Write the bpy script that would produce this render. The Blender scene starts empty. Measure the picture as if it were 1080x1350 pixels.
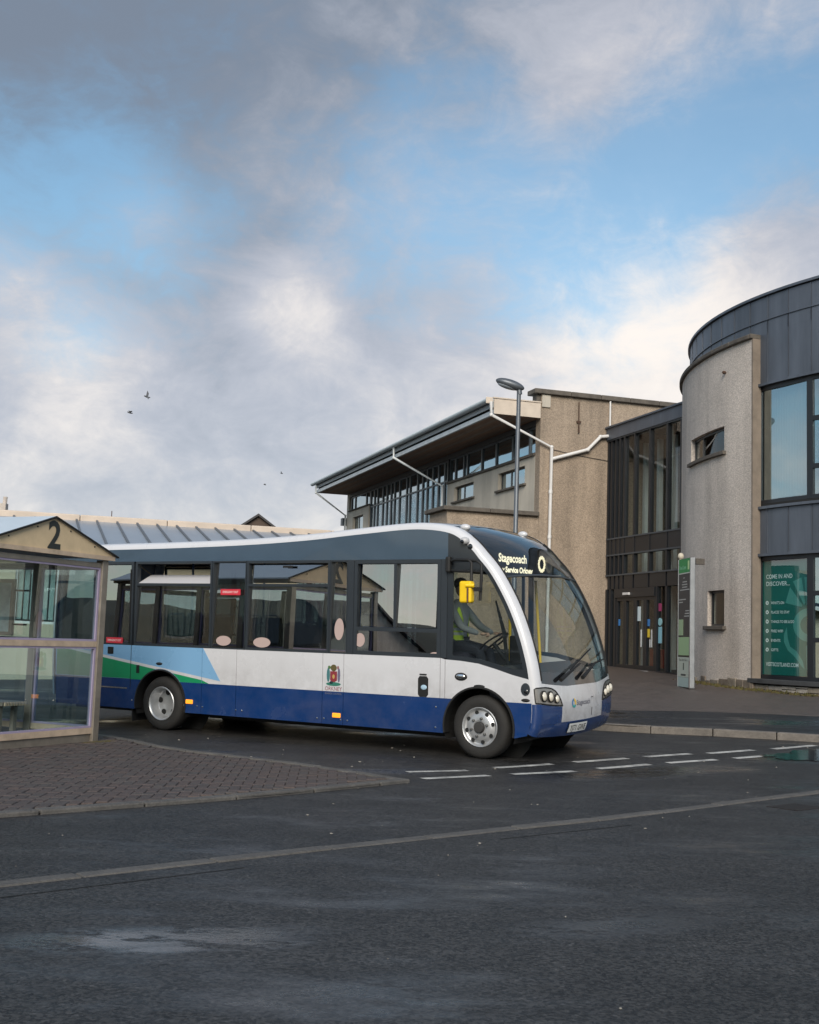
import bpy, bmesh, math, random
from mathutils import Vector, Matrix, noise as mnoise
random.seed(7)
R = math.radians
SC = bpy.context.scene
COL = SC.collection

# ------------------------------------------------------------------ camera, sky, sun, exposure
CAM_H, PITCH, ROLL = 1.4268, 0.10809, 0.03375
cd = bpy.data.cameras.new('camera'); cam = bpy.data.objects.new('camera', cd); COL.objects.link(cam)
cd.sensor_fit = 'VERTICAL'; cd.sensor_height = 30.0; cd.lens = 35.0
cd.clip_start = 0.1; cd.clip_end = 2000
_f = Vector((0, math.cos(PITCH), math.sin(PITCH))); _r = Vector((1, 0, 0)); _u = _r.cross(_f)
_R = math.cos(ROLL) * _r + math.sin(ROLL) * _u; _U = -math.sin(ROLL) * _r + math.cos(ROLL) * _u
m = Matrix((( _R.x, _U.x, -_f.x, 0), (_R.y, _U.y, -_f.y, 0), (_R.z, _U.z, -_f.z, CAM_H), (0, 0, 0, 1)))
cam.matrix_world = m
SC.camera = cam

SUN_EL, SUN_AZ = 29.0, 184.0          # azimuth clockwise from +Y: behind the camera, 
sd = Vector((math.sin(R(SUN_AZ)) * math.cos(R(SUN_EL)), math.cos(R(SUN_AZ)) * math.cos(R(SUN_EL)), math.sin(R(SUN_EL))))
sl = bpy.data.lights.new('sun', 'SUN'); sun = bpy.data.objects.new('sun', sl); COL.objects.link(sun)
sl.energy = 2.2; sl.angle = R(32); sl.color = (1.0, 0.90, 0.78)
sun.rotation_euler = sd.to_track_quat('Z', 'Y').to_euler()

def px_dir(x, y):
    return ((x - 540) / 1575 * _R - (y - 675) / 1575 * _U + _f).normalized()

W = bpy.data.worlds.new('World'); SC.world = W; W.use_nodes = True
nt = W.node_tree; nt.nodes.clear()
def wn(t, **k):
    n = nt.nodes.new(t)
    for a, b in k.items(): setattr(n, a, b)
    return n
def wmath(op, a, b=None, clamp=False):
    n = wn('ShaderNodeMath', operation=op, use_clamp=clamp)
    for i, v in enumerate((a, b)):
        if v is None: continue
        if isinstance(v, (int, float)): n.inputs[i].default_value = v
        else: nt.links.new(v, n.inputs[i])
    return n.outputs[0]
def wmix(fac, a, b):
    n = wn('ShaderNodeMix', data_type='RGBA')
    for i, v in ((0, fac), (6, a), (7, b)):
        if isinstance(v, (int, float)): n.inputs[i].default_value = v
        elif isinstance(v, tuple): n.inputs[i].default_value = (*v, 1)
        else: nt.links.new(v, n.inputs[i])
    return n.outputs[2]
def wramp(v, lo, hi):
    n = wn('ShaderNodeMapRange', interpolation_type='SMOOTHSTEP')
    nt.links.new(v, n.inputs[0]); n.inputs[1].default_value = lo; n.inputs[2].default_value = hi
    return n.outputs[0]
tc = wn('ShaderNodeTexCoord'); DIR = tc.outputs['Generated']
sky = wn('ShaderNodeTexSky', sky_type='NISHITA'); sky.sun_disc = False
sky.sun_elevation = R(SUN_EL); sky.sun_rotation = R(SUN_AZ); sky.altitude = 0; sky.dust_density = 0.6; sky.ozone_density = 1.6
sep = wn('ShaderNodeSeparateXYZ'); nt.links.new(DIR, sep.inputs[0])
def wnoise(scale, detail, rough, off, dist=0.0):
    mp = wn('ShaderNodeMapping'); nt.links.new(DIR, mp.inputs[0]); mp.inputs['Location'].default_value = off; mp.inputs['Scale'].default_value = (1.0, 1.0, 1.55)
    n = wn('ShaderNodeTexNoise'); nt.links.new(mp.outputs[0], n.inputs['Vector'])
    n.inputs['Scale'].default_value = scale; n.inputs['Detail'].default_value = detail; n.inputs['Roughness'].default_value = rough
    n.inputs['Distortion'].default_value = dist
    return n.outputs[0]
def blob(x, y, w, amp):
    n = wn('ShaderNodeVectorMath', operation='DISTANCE'); nt.links.new(DIR, n.inputs[0]); n.inputs[1].default_value = px_dir(x, y)
    return wmath('MULTIPLY', wramp(n.outputs[1], w / 1575, 0.0), amp)
def wsum(*a):
    o = a[0]
    for b in a[1:]: o = wmath('ADD', o, b)
    return o
n1 = wnoise(4.0, 9, 0.55, (3.1, 1.7, 0), 0.35); n2 = wnoise(8.0, 10, 0.62, (7.3, -2.2, 2.0), 0.5); n3 = wnoise(3.0, 5, 0.5, (-4.0, 5.5, 1.0)); n4 = wnoise(21.0, 9, 0.66, (1.3, 4.2, -3.0), 0.6)
cover = wsum(wmath('MULTIPLY', n1, 0.62), wmath('MULTIPLY', n2, 0.46), wmath('MULTIPLY', n4, 0.34), -0.16,
             blob(300, 30, 400, 0.13), blob(500, -60, 620, 0.18), blob(560, 170, 190, -0.12), blob(800, 50, 340, 0.24), blob(30, 20, 260, 0.14), blob(660, 580, 660, 0.34), blob(150, 640, 440, 0.32), blob(20, 400, 170, 0.16), blob(390, 420, 130, 0.14),
             blob(950, 175, 230, -0.36), blob(580, 280, 260, -0.22), blob(110, 300, 240, -0.12), blob(780, 260, 240, -0.26), blob(100, 470, 120, -0.16), blob(110, 130, 130, -0.08), blob(680, 130, 110, -0.10), blob(1040, 290, 150, 0.22))
low = wramp(sep.outputs[2], 0.30, 0.02)
cover = wmath('ADD', cover, wmath('MULTIPLY', low, 0.20))
mask = wmath('ADD', wmath('MULTIPLY', wramp(cover, 0.43, 0.83), 0.82), 0.12)
bright = wsum(wmath('MULTIPLY', n3, 0.22), wmath('MULTIPLY', n2, 0.42), wmath('MULTIPLY', n4, 0.20), wmath('MULTIPLY', low, 0.24), 0.10,
              blob(390, 410, 120, 0.24), blob(870, 430, 260, 0.26), blob(680, 490, 330, 0.14), blob(20, 390, 150, 0.18), blob(120, 500, 150, 0.12), blob(800, 110, 280, 0.12), blob(170, 250, 110, 0.16),
              blob(200, 40, 480, -0.20), blob(600, 0, 300, -0.06), blob(10, 10, 330, -0.26), blob(230, 620, 260, -0.05))
cb = wramp(bright, 0.18, 1.02)
def k(c, s=7.0): return tuple(v * s for v in c)
cl = wmix(wramp(cb, 0.0, 0.55), k((0.18, 0.215, 0.275)), k((0.45, 0.465, 0.525)))
cl = wmix(wramp(cb, 0.45, 1.0), cl, k((0.92, 0.84, 0.77)))
skyt = wn('ShaderNodeVectorMath', operation='MULTIPLY'); nt.links.new(sky.outputs[0], skyt.inputs[0]); skyt.inputs[1].default_value = (0.90, 1.04, 0.97)
full = wmix(mask, skyt.outputs[0], cl)
bg = wn('ShaderNodeBackground'); nt.links.new(full, bg.inputs[0]); bg.inputs[1].default_value = 0.10
out = wn('ShaderNodeOutputWorld'); nt.links.new(bg.outputs[0], out.inputs[0])

SC.view_settings.view_transform = 'Standard'; SC.view_settings.look = 'None'; SC.view_settings.gamma = 1.0
SC.view_settings.use_curve_mapping = False
SC.view_settings.exposure = 0.72
SC.render.engine = 'CYCLES'
SC.cycles.use_denoising = True
SC.cycles.max_bounces = 10; SC.cycles.transparent_max_bounces = 24; SC.cycles.caustics_reflective = False; SC.cycles.caustics_refractive = False

# ------------------------------------------------------------------ materials
MATS = {}
def mat(name, base, rough=0.6, metal=0.0, spec=0.5, var=0.0, vscale=8.0, bump=0.0, bscale=60.0, coat=0.0, emit=None, estr=0.0, col2=None, stretch=None, speck=None, streak=0.0, dirt=0.0):
    """principled material with noise colour variation between base and col2 and fine relief"""
    if name in MATS: return MATS[name]
    M = bpy.data.materials.new(name); M.use_nodes = True; t = M.node_tree; b = t.nodes['Principled BSDF']
    b.inputs['Base Color'].default_value = (*base, 1); b.inputs['Roughness'].default_value = rough
    b.inputs['Metallic'].default_value = metal; b.inputs['Specular IOR Level'].default_value = spec
    b.inputs['Coat Weight'].default_value = coat; b.inputs['Coat Roughness'].default_value = 0.05
    if emit: b.inputs['Emission Color'].default_value = (*emit, 1); b.inputs['Emission Strength'].default_value = estr
    if var or bump or speck or streak or dirt:
        tcn = t.nodes.new('ShaderNodeTexCoord'); vec = tcn.outputs['Object']
        if stretch:
            mp = t.nodes.new('ShaderNodeMapping'); t.links.new(vec, mp.inputs[0]); mp.inputs['Scale'].default_value = stretch; vec = mp.outputs[0]
    last = None
    if var:
        n = t.nodes.new('ShaderNodeTexNoise'); t.links.new(vec, n.inputs['Vector']); n.inputs['Scale'].default_value = vscale; n.inputs['Detail'].default_value = 7; n.inputs['Roughness'].default_value = 0.62
        r = t.nodes.new('ShaderNodeMapRange'); t.links.new(n.outputs[0], r.inputs[0]); r.inputs[1].default_value = 0.5 - 0.22; r.inputs[2].default_value = 0.5 + 0.22
        mx = t.nodes.new('ShaderNodeMix'); mx.data_type = 'RGBA'; t.links.new(r.outputs[0], mx.inputs[0])
        c2 = col2 if col2 else tuple(v * (1 - var) for v in base)
        mx.inputs[6].default_value = (*c2, 1); mx.inputs[7].default_value = (*base, 1)
        last = mx.outputs[2]
        rr = t.nodes.new('ShaderNodeMapRange'); t.links.new(n.outputs[0], rr.inputs[0]); rr.inputs[3].default_value = max(0.02, rough - 0.12); rr.inputs[4].default_value = min(1, rough + 0.12)
        t.links.new(rr.outputs[0], b.inputs['Roughness'])
    if speck:
        sc, amt, lo, hi = speck
        v = t.nodes.new('ShaderNodeTexVoronoi'); t.links.new(vec, v.inputs['Vector']); v.inputs['Scale'].default_value = sc
        sp = t.nodes.new('ShaderNodeSeparateColor'); t.links.new(v.outputs['Color'], sp.inputs[0])
        r2 = t.nodes.new('ShaderNodeMapRange'); t.links.new(sp.outputs[0], r2.inputs[0]); r2.inputs[3].default_value = lo; r2.inputs[4].default_value = hi
        mm = t.nodes.new('ShaderNodeMix'); mm.data_type = 'RGBA'; mm.blend_type = 'MULTIPLY'; mm.inputs[0].default_value = amt
        if last is not None: t.links.new(last, mm.inputs[6])
        else: mm.inputs[6].default_value = (*base, 1)
        t.links.new(r2.outputs[0], mm.inputs[7]); last = mm.outputs[2]
    if streak:      # rain runs and damp staining down a wall
        mp2 = t.nodes.new('ShaderNodeMapping'); t.links.new(vec, mp2.inputs[0]); mp2.inputs['Scale'].default_value = (0.8, 0.8, 0.10)
        n = t.nodes.new('ShaderNodeTexNoise'); t.links.new(mp2.outputs[0], n.inputs['Vector']); n.inputs['Scale'].default_value = 1.6; n.inputs['Detail'].default_value = 8; n.inputs['Roughness'].default_value = 0.65
        r3 = t.nodes.new('ShaderNodeMapRange'); t.links.new(n.outputs[0], r3.inputs[0]); r3.inputs[1].default_value = 0.36; r3.inputs[2].default_value = 0.56; r3.inputs[3].default_value = 1 - streak; r3.inputs[4].default_value = 1.0
        mm = t.nodes.new('ShaderNodeMix'); mm.data_type = 'RGBA'; mm.blend_type = 'MULTIPLY'; mm.inputs[0].default_value = 1.0
        if last is not None: t.links.new(last, mm.inputs[6])
        else: mm.inputs[6].default_value = (*base, 1)
        t.links.new(r3.outputs[0], mm.inputs[7]); last = mm.outputs[2]
    if dirt:        # road film thrown up over the lower bodywork
        sx = t.nodes.new('ShaderNodeSeparateXYZ'); t.links.new(vec, sx.inputs[0])
        r4 = t.nodes.new('ShaderNodeMapRange'); t.links.new(sx.outputs[2], r4.inputs[0]); r4.inputs[1].default_value = 1.15; r4.inputs[2].default_value = 0.28
        n = t.nodes.new('ShaderNodeTexNoise'); t.links.new(vec, n.inputs['Vector']); n.inputs['Scale'].default_value = 3.0; n.inputs['Detail'].default_value = 9; n.inputs['Roughness'].default_value = 0.7
        r5 = t.nodes.new('ShaderNodeMapRange'); t.links.new(n.outputs[0], r5.inputs[0]); r5.inputs[1].default_value = 0.38; r5.inputs[2].default_value = 0.66; r5.inputs[4].default_value = dirt
        ml = t.nodes.new('ShaderNodeMath'); ml.operation = 'MULTIPLY'; t.links.new(r4.outputs[0], ml.inputs[0]); t.links.new(r5.outputs[0], ml.inputs[1])
        mm = t.nodes.new('ShaderNodeMix'); mm.data_type = 'RGBA'; t.links.new(ml.outputs[0], mm.inputs[0])
        if last is not None: t.links.new(last, mm.inputs[6])
        else: mm.inputs[6].default_value = (*base, 1)
        mm.inputs[7].default_value = (0.13, 0.115, 0.10, 1); last = mm.outputs[2]
    if last is not None: t.links.new(last, b.inputs['Base Color'])
    if bump:
        n = t.nodes.new('ShaderNodeTexNoise'); t.links.new(vec, n.inputs['Vector']); n.inputs['Scale'].default_value = bscale; n.inputs['Detail'].default_value = 4
        bp = t.nodes.new('ShaderNodeBump'); bp.inputs['Strength'].default_value = bump; bp.inputs['Distance'].default_value = 0.02
        t.links.new(n.outputs[0], bp.inputs['Height']); t.links.new(bp.outputs[0], b.inputs['Normal'])
    MATS[name] = M; return M
def glass(name, tint, ior=1.5, lo=0.0, rough=0.0, refl=(1, 1, 1)):
    """thin pane: fresnel mix of tinted see-through and mirror"""
    if name in MATS: return MATS[name]
    M = bpy.data.materials.new(name); M.use_nodes = True; t = M.node_tree; t.nodes.clear()
    o = t.nodes.new('ShaderNodeOutputMaterial'); mx = t.nodes.new('ShaderNodeMixShader')
    fr = t.nodes.new('ShaderNodeFresnel'); fr.inputs[0].default_value = ior
    tr = t.nodes.new('ShaderNodeBsdfTransparent'); tr.inputs[0].default_value = (*tint, 1)
    gl = t.nodes.new('ShaderNodeBsdfGlossy'); gl.inputs['Roughness'].default_value = rough; gl.inputs['Color'].default_value = (*refl, 1)
    mr = t.nodes.new('ShaderNodeMapRange'); t.links.new(fr.outputs[0], mr.inputs[0]); mr.inputs[3].default_value = lo; mr.inputs[4].default_value = 1.0
    n = t.nodes.new('ShaderNodeTexNoise'); n.inputs['Scale'].default_value = 0.9; n.inputs['Detail'].default_value = 1
    tcn = t.nodes.new('ShaderNodeTexCoord'); t.links.new(tcn.outputs['Object'], n.inputs['Vector'])
    bp = t.nodes.new('ShaderNodeBump'); bp.inputs['Strength'].default_value = 0.06; bp.inputs['Distance'].default_value = 0.05
    t.links.new(n.outputs[0], bp.inputs['Height']); t.links.new(bp.outputs[0], gl.inputs['Normal'])
    ge = t.nodes.new('ShaderNodeNewGeometry'); iv = t.nodes.new('ShaderNodeMath'); iv.operation = 'SUBTRACT'; iv.inputs[0].default_value = 1.0; t.links.new(ge.outputs['Backfacing'], iv.inputs[1])
    ml = t.nodes.new('ShaderNodeMath'); ml.operation = 'MULTIPLY'; t.links.new(mr.outputs[0], ml.inputs[0]); t.links.new(iv.outputs[0], ml.inputs[1])   # the inner face of a pane does not mirror
    t.links.new(ml.outputs[0], mx.inputs[0]); t.links.new(tr.outputs[0], mx.inputs[1]); t.links.new(gl.outputs[0], mx.inputs[2]); t.links.new(mx.outputs[0], o.inputs[0])
    MATS[name] = M; return M

def asphalt(name, base, wet, wlo, whi, patch=()):
    """tarmac: aggregate speckle, patches that are damp (darker, smoother)"""
    M = bpy.data.materials.new(name); M.use_nodes = True; t = M.node_tree; b = t.nodes['Principled BSDF']; L = t.links
    tcn = t.nodes.new('ShaderNodeTexCoord'); P = tcn.outputs['Object']
    def N(sc, de, ro=0.6, vec=P):
        n = t.nodes.new('ShaderNodeTexNoise'); L.new(vec, n.inputs['Vector']); n.inputs['Scale'].default_value = sc; n.inputs['Detail'].default_value = de; n.inputs['Roughness'].default_value = ro; return n.outputs[0]
    def MR(v, a, c, d=0.0, e=1.0):
        n = t.nodes.new('ShaderNodeMapRange'); n.interpolation_type = 'SMOOTHSTEP'; L.new(v, n.inputs[0]); n.inputs[1].default_value = a; n.inputs[2].default_value = c; n.inputs[3].default_value = d; n.inputs[4].default_value = e; return n.outputs[0]
    def MA(op, a, c):
        n = t.nodes.new('ShaderNodeMath'); n.operation = op
        for i, v in enumerate((a, c)):
            if isinstance(v, (int, float)): n.inputs[i].default_value = v
            else: L.new(v, n.inputs[i])
        return n.outputs[0]
    mp = t.nodes.new('ShaderNodeMapping'); L.new(P, mp.inputs[0]); mp.inputs['Rotation'].default_value = (0, 0, R(-42)); mp.inputs['Scale'].default_value = (0.5, 1.2, 1)
    streak = N(0.9, 6, 0.65, mp.outputs[0]); big = N(0.35, 4)
    vo = t.nodes.new('ShaderNodeTexVoronoi'); L.new(P, vo.inputs['Vector']); vo.inputs['Scale'].default_value = 64
    sp = t.nodes.new('ShaderNodeSeparateColor'); L.new(vo.outputs['Color'], sp.inputs[0])
    vo2 = t.nodes.new('ShaderNodeTexVoronoi'); L.new(P, vo2.inputs['Vector']); vo2.inputs['Scale'].default_value = 70
    sp2 = t.nodes.new('ShaderNodeSeparateColor'); L.new(vo2.outputs['Color'], sp2.inputs[0])
    agg = MA('ADD', MR(sp.outputs[0], 0.0, 1.0, 0.32, 1.6), MR(sp2.outputs[1], 0.95, 0.99, 0.0, 1.1))
    mt = t.nodes.new('ShaderNodeMapping'); L.new(P, mt.inputs[0]); mt.inputs['Rotation'].default_value = (0, 0, R(-42)); mt.inputs['Scale'].default_value = (0.05, 1.0, 1)
    track = N(1.3, 5, 0.6, mt.outputs[0]); blot = N(2.2, 8, 0.72)
    agg = MA('MULTIPLY', agg, MA('MULTIPLY', MR(track, 0.35, 0.65, 0.86, 1.10), MR(blot, 0.34, 0.60, 0.76, 1.05)))
    tone = MA('MULTIPLY', agg, MA('ADD', MR(streak, 0.3, 0.7, 0.82, 1.0), MR(big, 0.3, 0.7, 0.0, 0.22)))
    w = MR(MA('ADD', MA('MULTIPLY', streak, 0.7), MA('MULTIPLY', big, 0.5)), wlo, whi)
    for (x, y, rx, rot, amp) in patch:
        mq = t.nodes.new('ShaderNodeMapping'); mq.vector_type = 'TEXTURE'; L.new(P, mq.inputs[0]); mq.inputs['Location'].default_value = (x, y, 0); mq.inputs['Rotation'].default_value = (0, 0, rot); mq.inputs['Scale'].default_value = (rx, rx * 0.34, 1)
        ln = t.nodes.new('ShaderNodeVectorMath'); ln.operation = 'LENGTH'; L.new(mq.outputs[0], ln.inputs[0])
        q = MA('MULTIPLY', MR(ln.outputs['Value'], 1.0, 0.1), MR(N(5.0, 6, 0.75, mp.outputs[0]), 0.41, 0.50, 0.20, 1.0))
        w = MA('MAXIMUM', w, MA('MULTIPLY', q, amp))
    c1 = t.nodes.new('ShaderNodeMix'); c1.data_type = 'RGBA'; L.new(w, c1.inputs[0]); c1.inputs[6].default_value = (*base, 1); c1.inputs[7].default_value = (*wet, 1)
    cm = t.nodes.new('ShaderNodeVectorMath'); cm.operation = 'SCALE'; L.new(c1.outputs[2], cm.inputs[0]); L.new(tone, cm.inputs['Scale'])
    L.new(cm.outputs[0], b.inputs['Base Color'])
    L.new(MR(w, 0, 1, 0.55, 0.06), b.inputs['Roughness'])
    L.new(MR(w, 0, 1, 0.30, 0.65), b.inputs['Specular IOR Level'])
    bp = t.nodes.new('ShaderNodeBump'); bp.inputs['Distance'].default_value = 0.006
    L.new(MR(w, 0, 1, 0.9, 0.05), bp.inputs['Strength'])
    L.new(MA('ADD', sp.outputs[0], MA('MULTIPLY', N(30, 4), 1.2)), bp.inputs['Height']); L.new(bp.outputs[0], b.inputs['Normal'])
    MATS[name] = M; return M

# ------------------------------------------------------------------ mesh helpers
def tag(o, label=None, cat=None, group=None, kind=None):
    if label: o['label'] = label
    if cat: o['category'] = cat
    if group: o['group'] = group
    if kind: o['kind'] = kind
    return o
def empty(name, loc=(0, 0, 0), rz=0.0, **kw):
    o = bpy.data.objects.new(name, None); COL.objects.link(o); o.location = loc; o.rotation_euler = (0, 0, rz); o.empty_display_size = 0.2
    return tag(o, **kw)
def link(name, me, material, parent=None, loc=None):
    o = bpy.data.objects.new(name, me); COL.objects.link(o)
    if material is not None and not me.materials: me.materials.append(material)
    if parent is not None: o.parent = parent
    if loc is not None: o.location = loc
    return o
class MB:
    def __init__(s): s.v = []; s.f = []
    def add(s, v, f):
        n = len(s.v); s.v += [tuple(p) for p in v]; s.f += [tuple(i + n for i in q) for q in f]; return s
    def box(s, x0, y0, z0, x1, y1, z1):
        x0, x1 = min(x0, x1), max(x0, x1); y0, y1 = min(y0, y1), max(y0, y1); z0, z1 = min(z0, z1), max(z0, z1)
        return s.add([(x0, y0, z0), (x1, y0, z0), (x1, y1, z0), (x0, y1, z0), (x0, y0, z1), (x1, y0, z1), (x1, y1, z1), (x0, y1, z1)],
                     [(0, 3, 2, 1), (4, 5, 6, 7), (0, 1, 5, 4), (1, 2, 6, 5), (2, 3, 7, 6), (3, 0, 4, 7)])
    def prism(s, poly, fn0, fn1):
        """two copies of a polygon, mapped by fn0 and fn1, joined by sides"""
        n = len(poly); v = [fn0(*p) for p in poly] + [fn1(*p) for p in poly]
        return s.add(v, [tuple(range(n))[::-1], tuple(range(n, 2 * n))] + [(i, (i + 1) % n, n + (i + 1) % n, n + i) for i in range(n)])
    def tube(s, pts, r, n=8, cap=True):
        pts = [Vector(p) for p in pts]; rs = r if isinstance(r, (list, tuple)) else [r] * len(pts)
        rings = []; prev = None
        for i, p in enumerate(pts):
            d = (pts[min(i + 1, len(pts) - 1)] - pts[max(i - 1, 0)]).normalized()
            a = prev if prev is not None else (Vector((0, 0, 1)) if abs(d.z) < 0.9 else Vector((1, 0, 0)))
            x = (a - d * a.dot(d)).normalized(); y = d.cross(x); prev = x
            k = 1.0
            if 0 < i < len(pts) - 1:
                c = (pts[i + 1] - p).normalized().dot((p - pts[i - 1]).normalized()); k = 1 / max(0.5, math.sqrt(max(0.05, (1 + c) / 2)))
            rings.append([p + (x * math.cos(2 * math.pi * j / n) + y * math.sin(2 * math.pi * j / n)) * rs[i] * (k if False else 1) for j in range(n)])
        v = [q for rg in rings for q in rg]; f = []
        for i in range(len(rings) - 1):
            for j in range(n): f.append((i * n + j, i * n + (j + 1) % n, (i + 1) * n + (j + 1) % n, (i + 1) * n + j))
        if cap: f += [tuple(range(n))[::-1], tuple(range((len(rings) - 1) * n, len(rings) * n))]
        return s.add(v, f)
    def lathe(s, prof, n, place, close=False, cap0=True):
        """prof: (radius, height) list revolved; place(x, y, h) maps to 3D"""
        v = []; f = []
        for (r, h) in prof:
            for j in range(n):
                a = 2 * math.pi * j / n; v.append(place(r * math.cos(a), r * math.sin(a), h))
        m_ = len(prof)
        for i in range(m_ - 1 + (1 if close else 0)):
            i2 = (i + 1) % m_
            for j in range(n): f.append((i * n + j, i * n + (j + 1) % n, i2 * n + (j + 1) % n, i2 * n + j))
        if not close: f += ([tuple(range(n))[::-1]] if cap0 else []) + [tuple(range((m_ - 1) * n, m_ * n))]
        return s.add(v, f)
    def ell(s, c, rx, ry, rz, n=12, m_=8):
        v = []; f = []
        for i in range(m_ + 1):
            th = math.pi * i / m_
            for j in range(n):
                a = 2 * math.pi * j / n; v.append((c[0] + rx * math.sin(th) * math.cos(a), c[1] + ry * math.sin(th) * math.sin(a), c[2] + rz * math.cos(th)))
        for i in range(m_):
            for j in range(n): f.append((i * n + j, (i + 1) * n + j, (i + 1) * n + (j + 1) % n, i * n + (j + 1) % n))
        return s.add(v, f)
    def grid(s, P):
        """P[i][j] points"""
        a, b = len(P), len(P[0]); v = [p for row in P for p in row]
        return s.add(v, [(i * b + j, i * b + j + 1, (i + 1) * b + j + 1, (i + 1) * b + j) for i in range(a - 1) for j in range(b - 1)])
    def mesh(s, name, smooth=0):
        me = bpy.data.meshes.new(name); me.from_pydata(s.v, [], s.f); me.validate()
        bm = bmesh.new(); bm.from_mesh(me); bmesh.ops.remove_doubles(bm, verts=bm.verts, dist=1e-5); bmesh.ops.recalc_face_normals(bm, faces=bm.faces); bm.to_mesh(me); bm.free()
        if smooth:
            for p in me.polygons: p.use_smooth = True
            me.set_sharp_from_angle(angle=R(smooth))
        return me
    def build(s, name, material, parent=None, smooth=0, bevel=0.0, loc=None):
        o = link(name, s.mesh(name, smooth), material, parent, loc)
        if bevel:
            md = o.modifiers.new('bevel', 'BEVEL'); md.width = bevel; md.segments = 2; md.limit_method = 'ANGLE'; md.angle_limit = R(40)
        return o
def box(name, c0, c1, material, parent=None, bevel=0.0): return MB().box(*c0, *c1).build(name, material, parent, bevel=bevel)
def text_mesh(body, size, bold=0.0, align='LEFT', spacing=1.0, extrude=0.0, res=3):
    cu = bpy.data.curves.new('lettering', 'FONT'); cu.body = body; cu.size = size; cu.align_x = align; cu.offset = bold; cu.space_character = spacing; cu.extrude = extrude; cu.resolution_u = res
    o = bpy.data.objects.new('lettering', cu); COL.objects.link(o)
    dg = bpy.context.evaluated_depsgraph_get(); me = bpy.data.meshes.new_from_object(o.evaluated_get(dg))
    bpy.data.objects.remove(o); bpy.data.curves.remove(cu)
    return me
def lettering(body, size, fn, material, parent, width=None, bold=0.0, align='LEFT', spacing=1.0, name='lettering'):
    """flat letters mapped point by point onto a surface: fn(x, y) -> 3D"""
    me = text_mesh(body, size, bold, align, spacing)
    if width:
        xs = [v.co.x for v in me.vertices]; w0 = max(xs) - min(xs); kx = width / w0
    else: kx = 1
    for v in me.vertices: v.co = Vector(fn(v.co.x * kx, v.co.y))
    me.materials.clear()
    return link(name, me, material, parent)
def cut_poly(poly, fn, nx=0, ny=0, th=None):
    """polygon in 2D cut by a grid, then every vertex mapped by fn(x, y): lays a flat outline on a curved surface"""
    bm = bmesh.new(); bm.faces.new([bm.verts.new((p[0], p[1], 0)) for p in poly])
    xs = [p[0] for p in poly]; ys = [p[1] for p in poly]
    for n, lo, hi, ax in ((nx, min(xs), max(xs), 0), (ny, min(ys), max(ys), 1)):
        for i in range(1, n):
            c = lo + (hi - lo) * i / n; co = [0, 0, 0]; co[ax] = c; no = [0, 0, 0]; no[ax] = 1
            bmesh.ops.bisect_plane(bm, geom=bm.verts[:] + bm.edges[:] + bm.faces[:], plane_co=co, plane_no=no, dist=1e-6)
    bm.normal_update()
    for v in bm.verts: v.co = Vector(fn(v.co.x, v.co.y))
    me = bpy.data.meshes.new('patch'); bm.to_mesh(me); bm.free()
    for p in me.polygons: p.use_smooth = True
    return me

# ------------------------------------------------------------------ the ground
SLOPE = 0.037
NB = (0.5220, 0.8529)                      # uphill direction
def _sp(d): return (d + math.sqrt(d * d + 0.6)) / 2
def h(x, y):
    d = NB[0] * x + NB[1] * y - 13.0
    return SLOPE * (_sp(d) - _sp(d - 27.0))
M_road = asphalt('road_tarmac', (0.033, 0.032, 0.031), (0.018, 0.018, 0.019), 0.54, 0.86,
                 patch=((-1.15, 5.80, 1.20, 0.28, 1.0), (-0.64, 5.74, 0.40, 0.35, 1.0), (-1.05, 5.62, 0.45, 0.3, 1.0), (-0.9, 5.95, 0.5, 0.3, 1.0), (5.3, 15.8, 2.0, 0.55, 0.9), (-0.3, 5.0, 1.3, 0.40, 0.55), (2.6, 13.9, 2.6, 0.55, 0.8), (1.2, 6.4, 1.2, 0.45, 0.55)))
M_path = asphalt('path_tarmac', (0.022, 0.023, 0.026), (0.016, 0.017, 0.019), 0.5, 0.8)
M_pave = mat('brown_paving', (0.100, 0.080, 0.070), 0.6, var=0.4, vscale=2.5, bump=0.25, bscale=40, speck=(16, 0.5, 0.6, 1.25))
M_kerb = mat('kerb_stone', (0.185, 0.165, 0.145), 0.8, var=0.45, vscale=5, bump=0.3, bscale=50, speck=(60, 0.5, 0.7, 1.2))
M_kerbw = mat('worn_flush_kerb', (0.115, 0.108, 0.100), 0.75, var=0.45, vscale=4, bump=0.3, bscale=50, speck=(60, 0.5, 0.7, 1.2))
M_paint = mat('worn_road_paint', (0.62, 0.61, 0.57), 0.7, var=0.55, vscale=5, bump=0.2, bscale=80, col2=(0.16, 0.16, 0.155))
M_dark = mat('dark_gap', (0.012, 0.012, 0.012), 0.8)

rows = []
for d in [-400, -120, -40, -12, -5, -2.5, -1.5, -1, -0.5, 0, 0.5, 1, 1.5, 2.5, 4, 7, 11, 16, 21, 24, 26, 27, 28, 30, 34, 60, 150, 420]:
    c = Vector((NB[0], NB[1], 0)) * (d + 13.0); t_ = Vector((NB[1], -NB[0], 0))
    rows.append([tuple(c + t_ * a + Vector((0, 0, SLOPE * (_sp(d) - _sp(d - 27.0))))) for a in (-420, -60, -15, 0, 15, 60, 420)])
road = MB().grid(rows).build('road', M_road, smooth=60); tag(road, 'damp grey tarmac road and bus bay', kind='structure')

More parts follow.
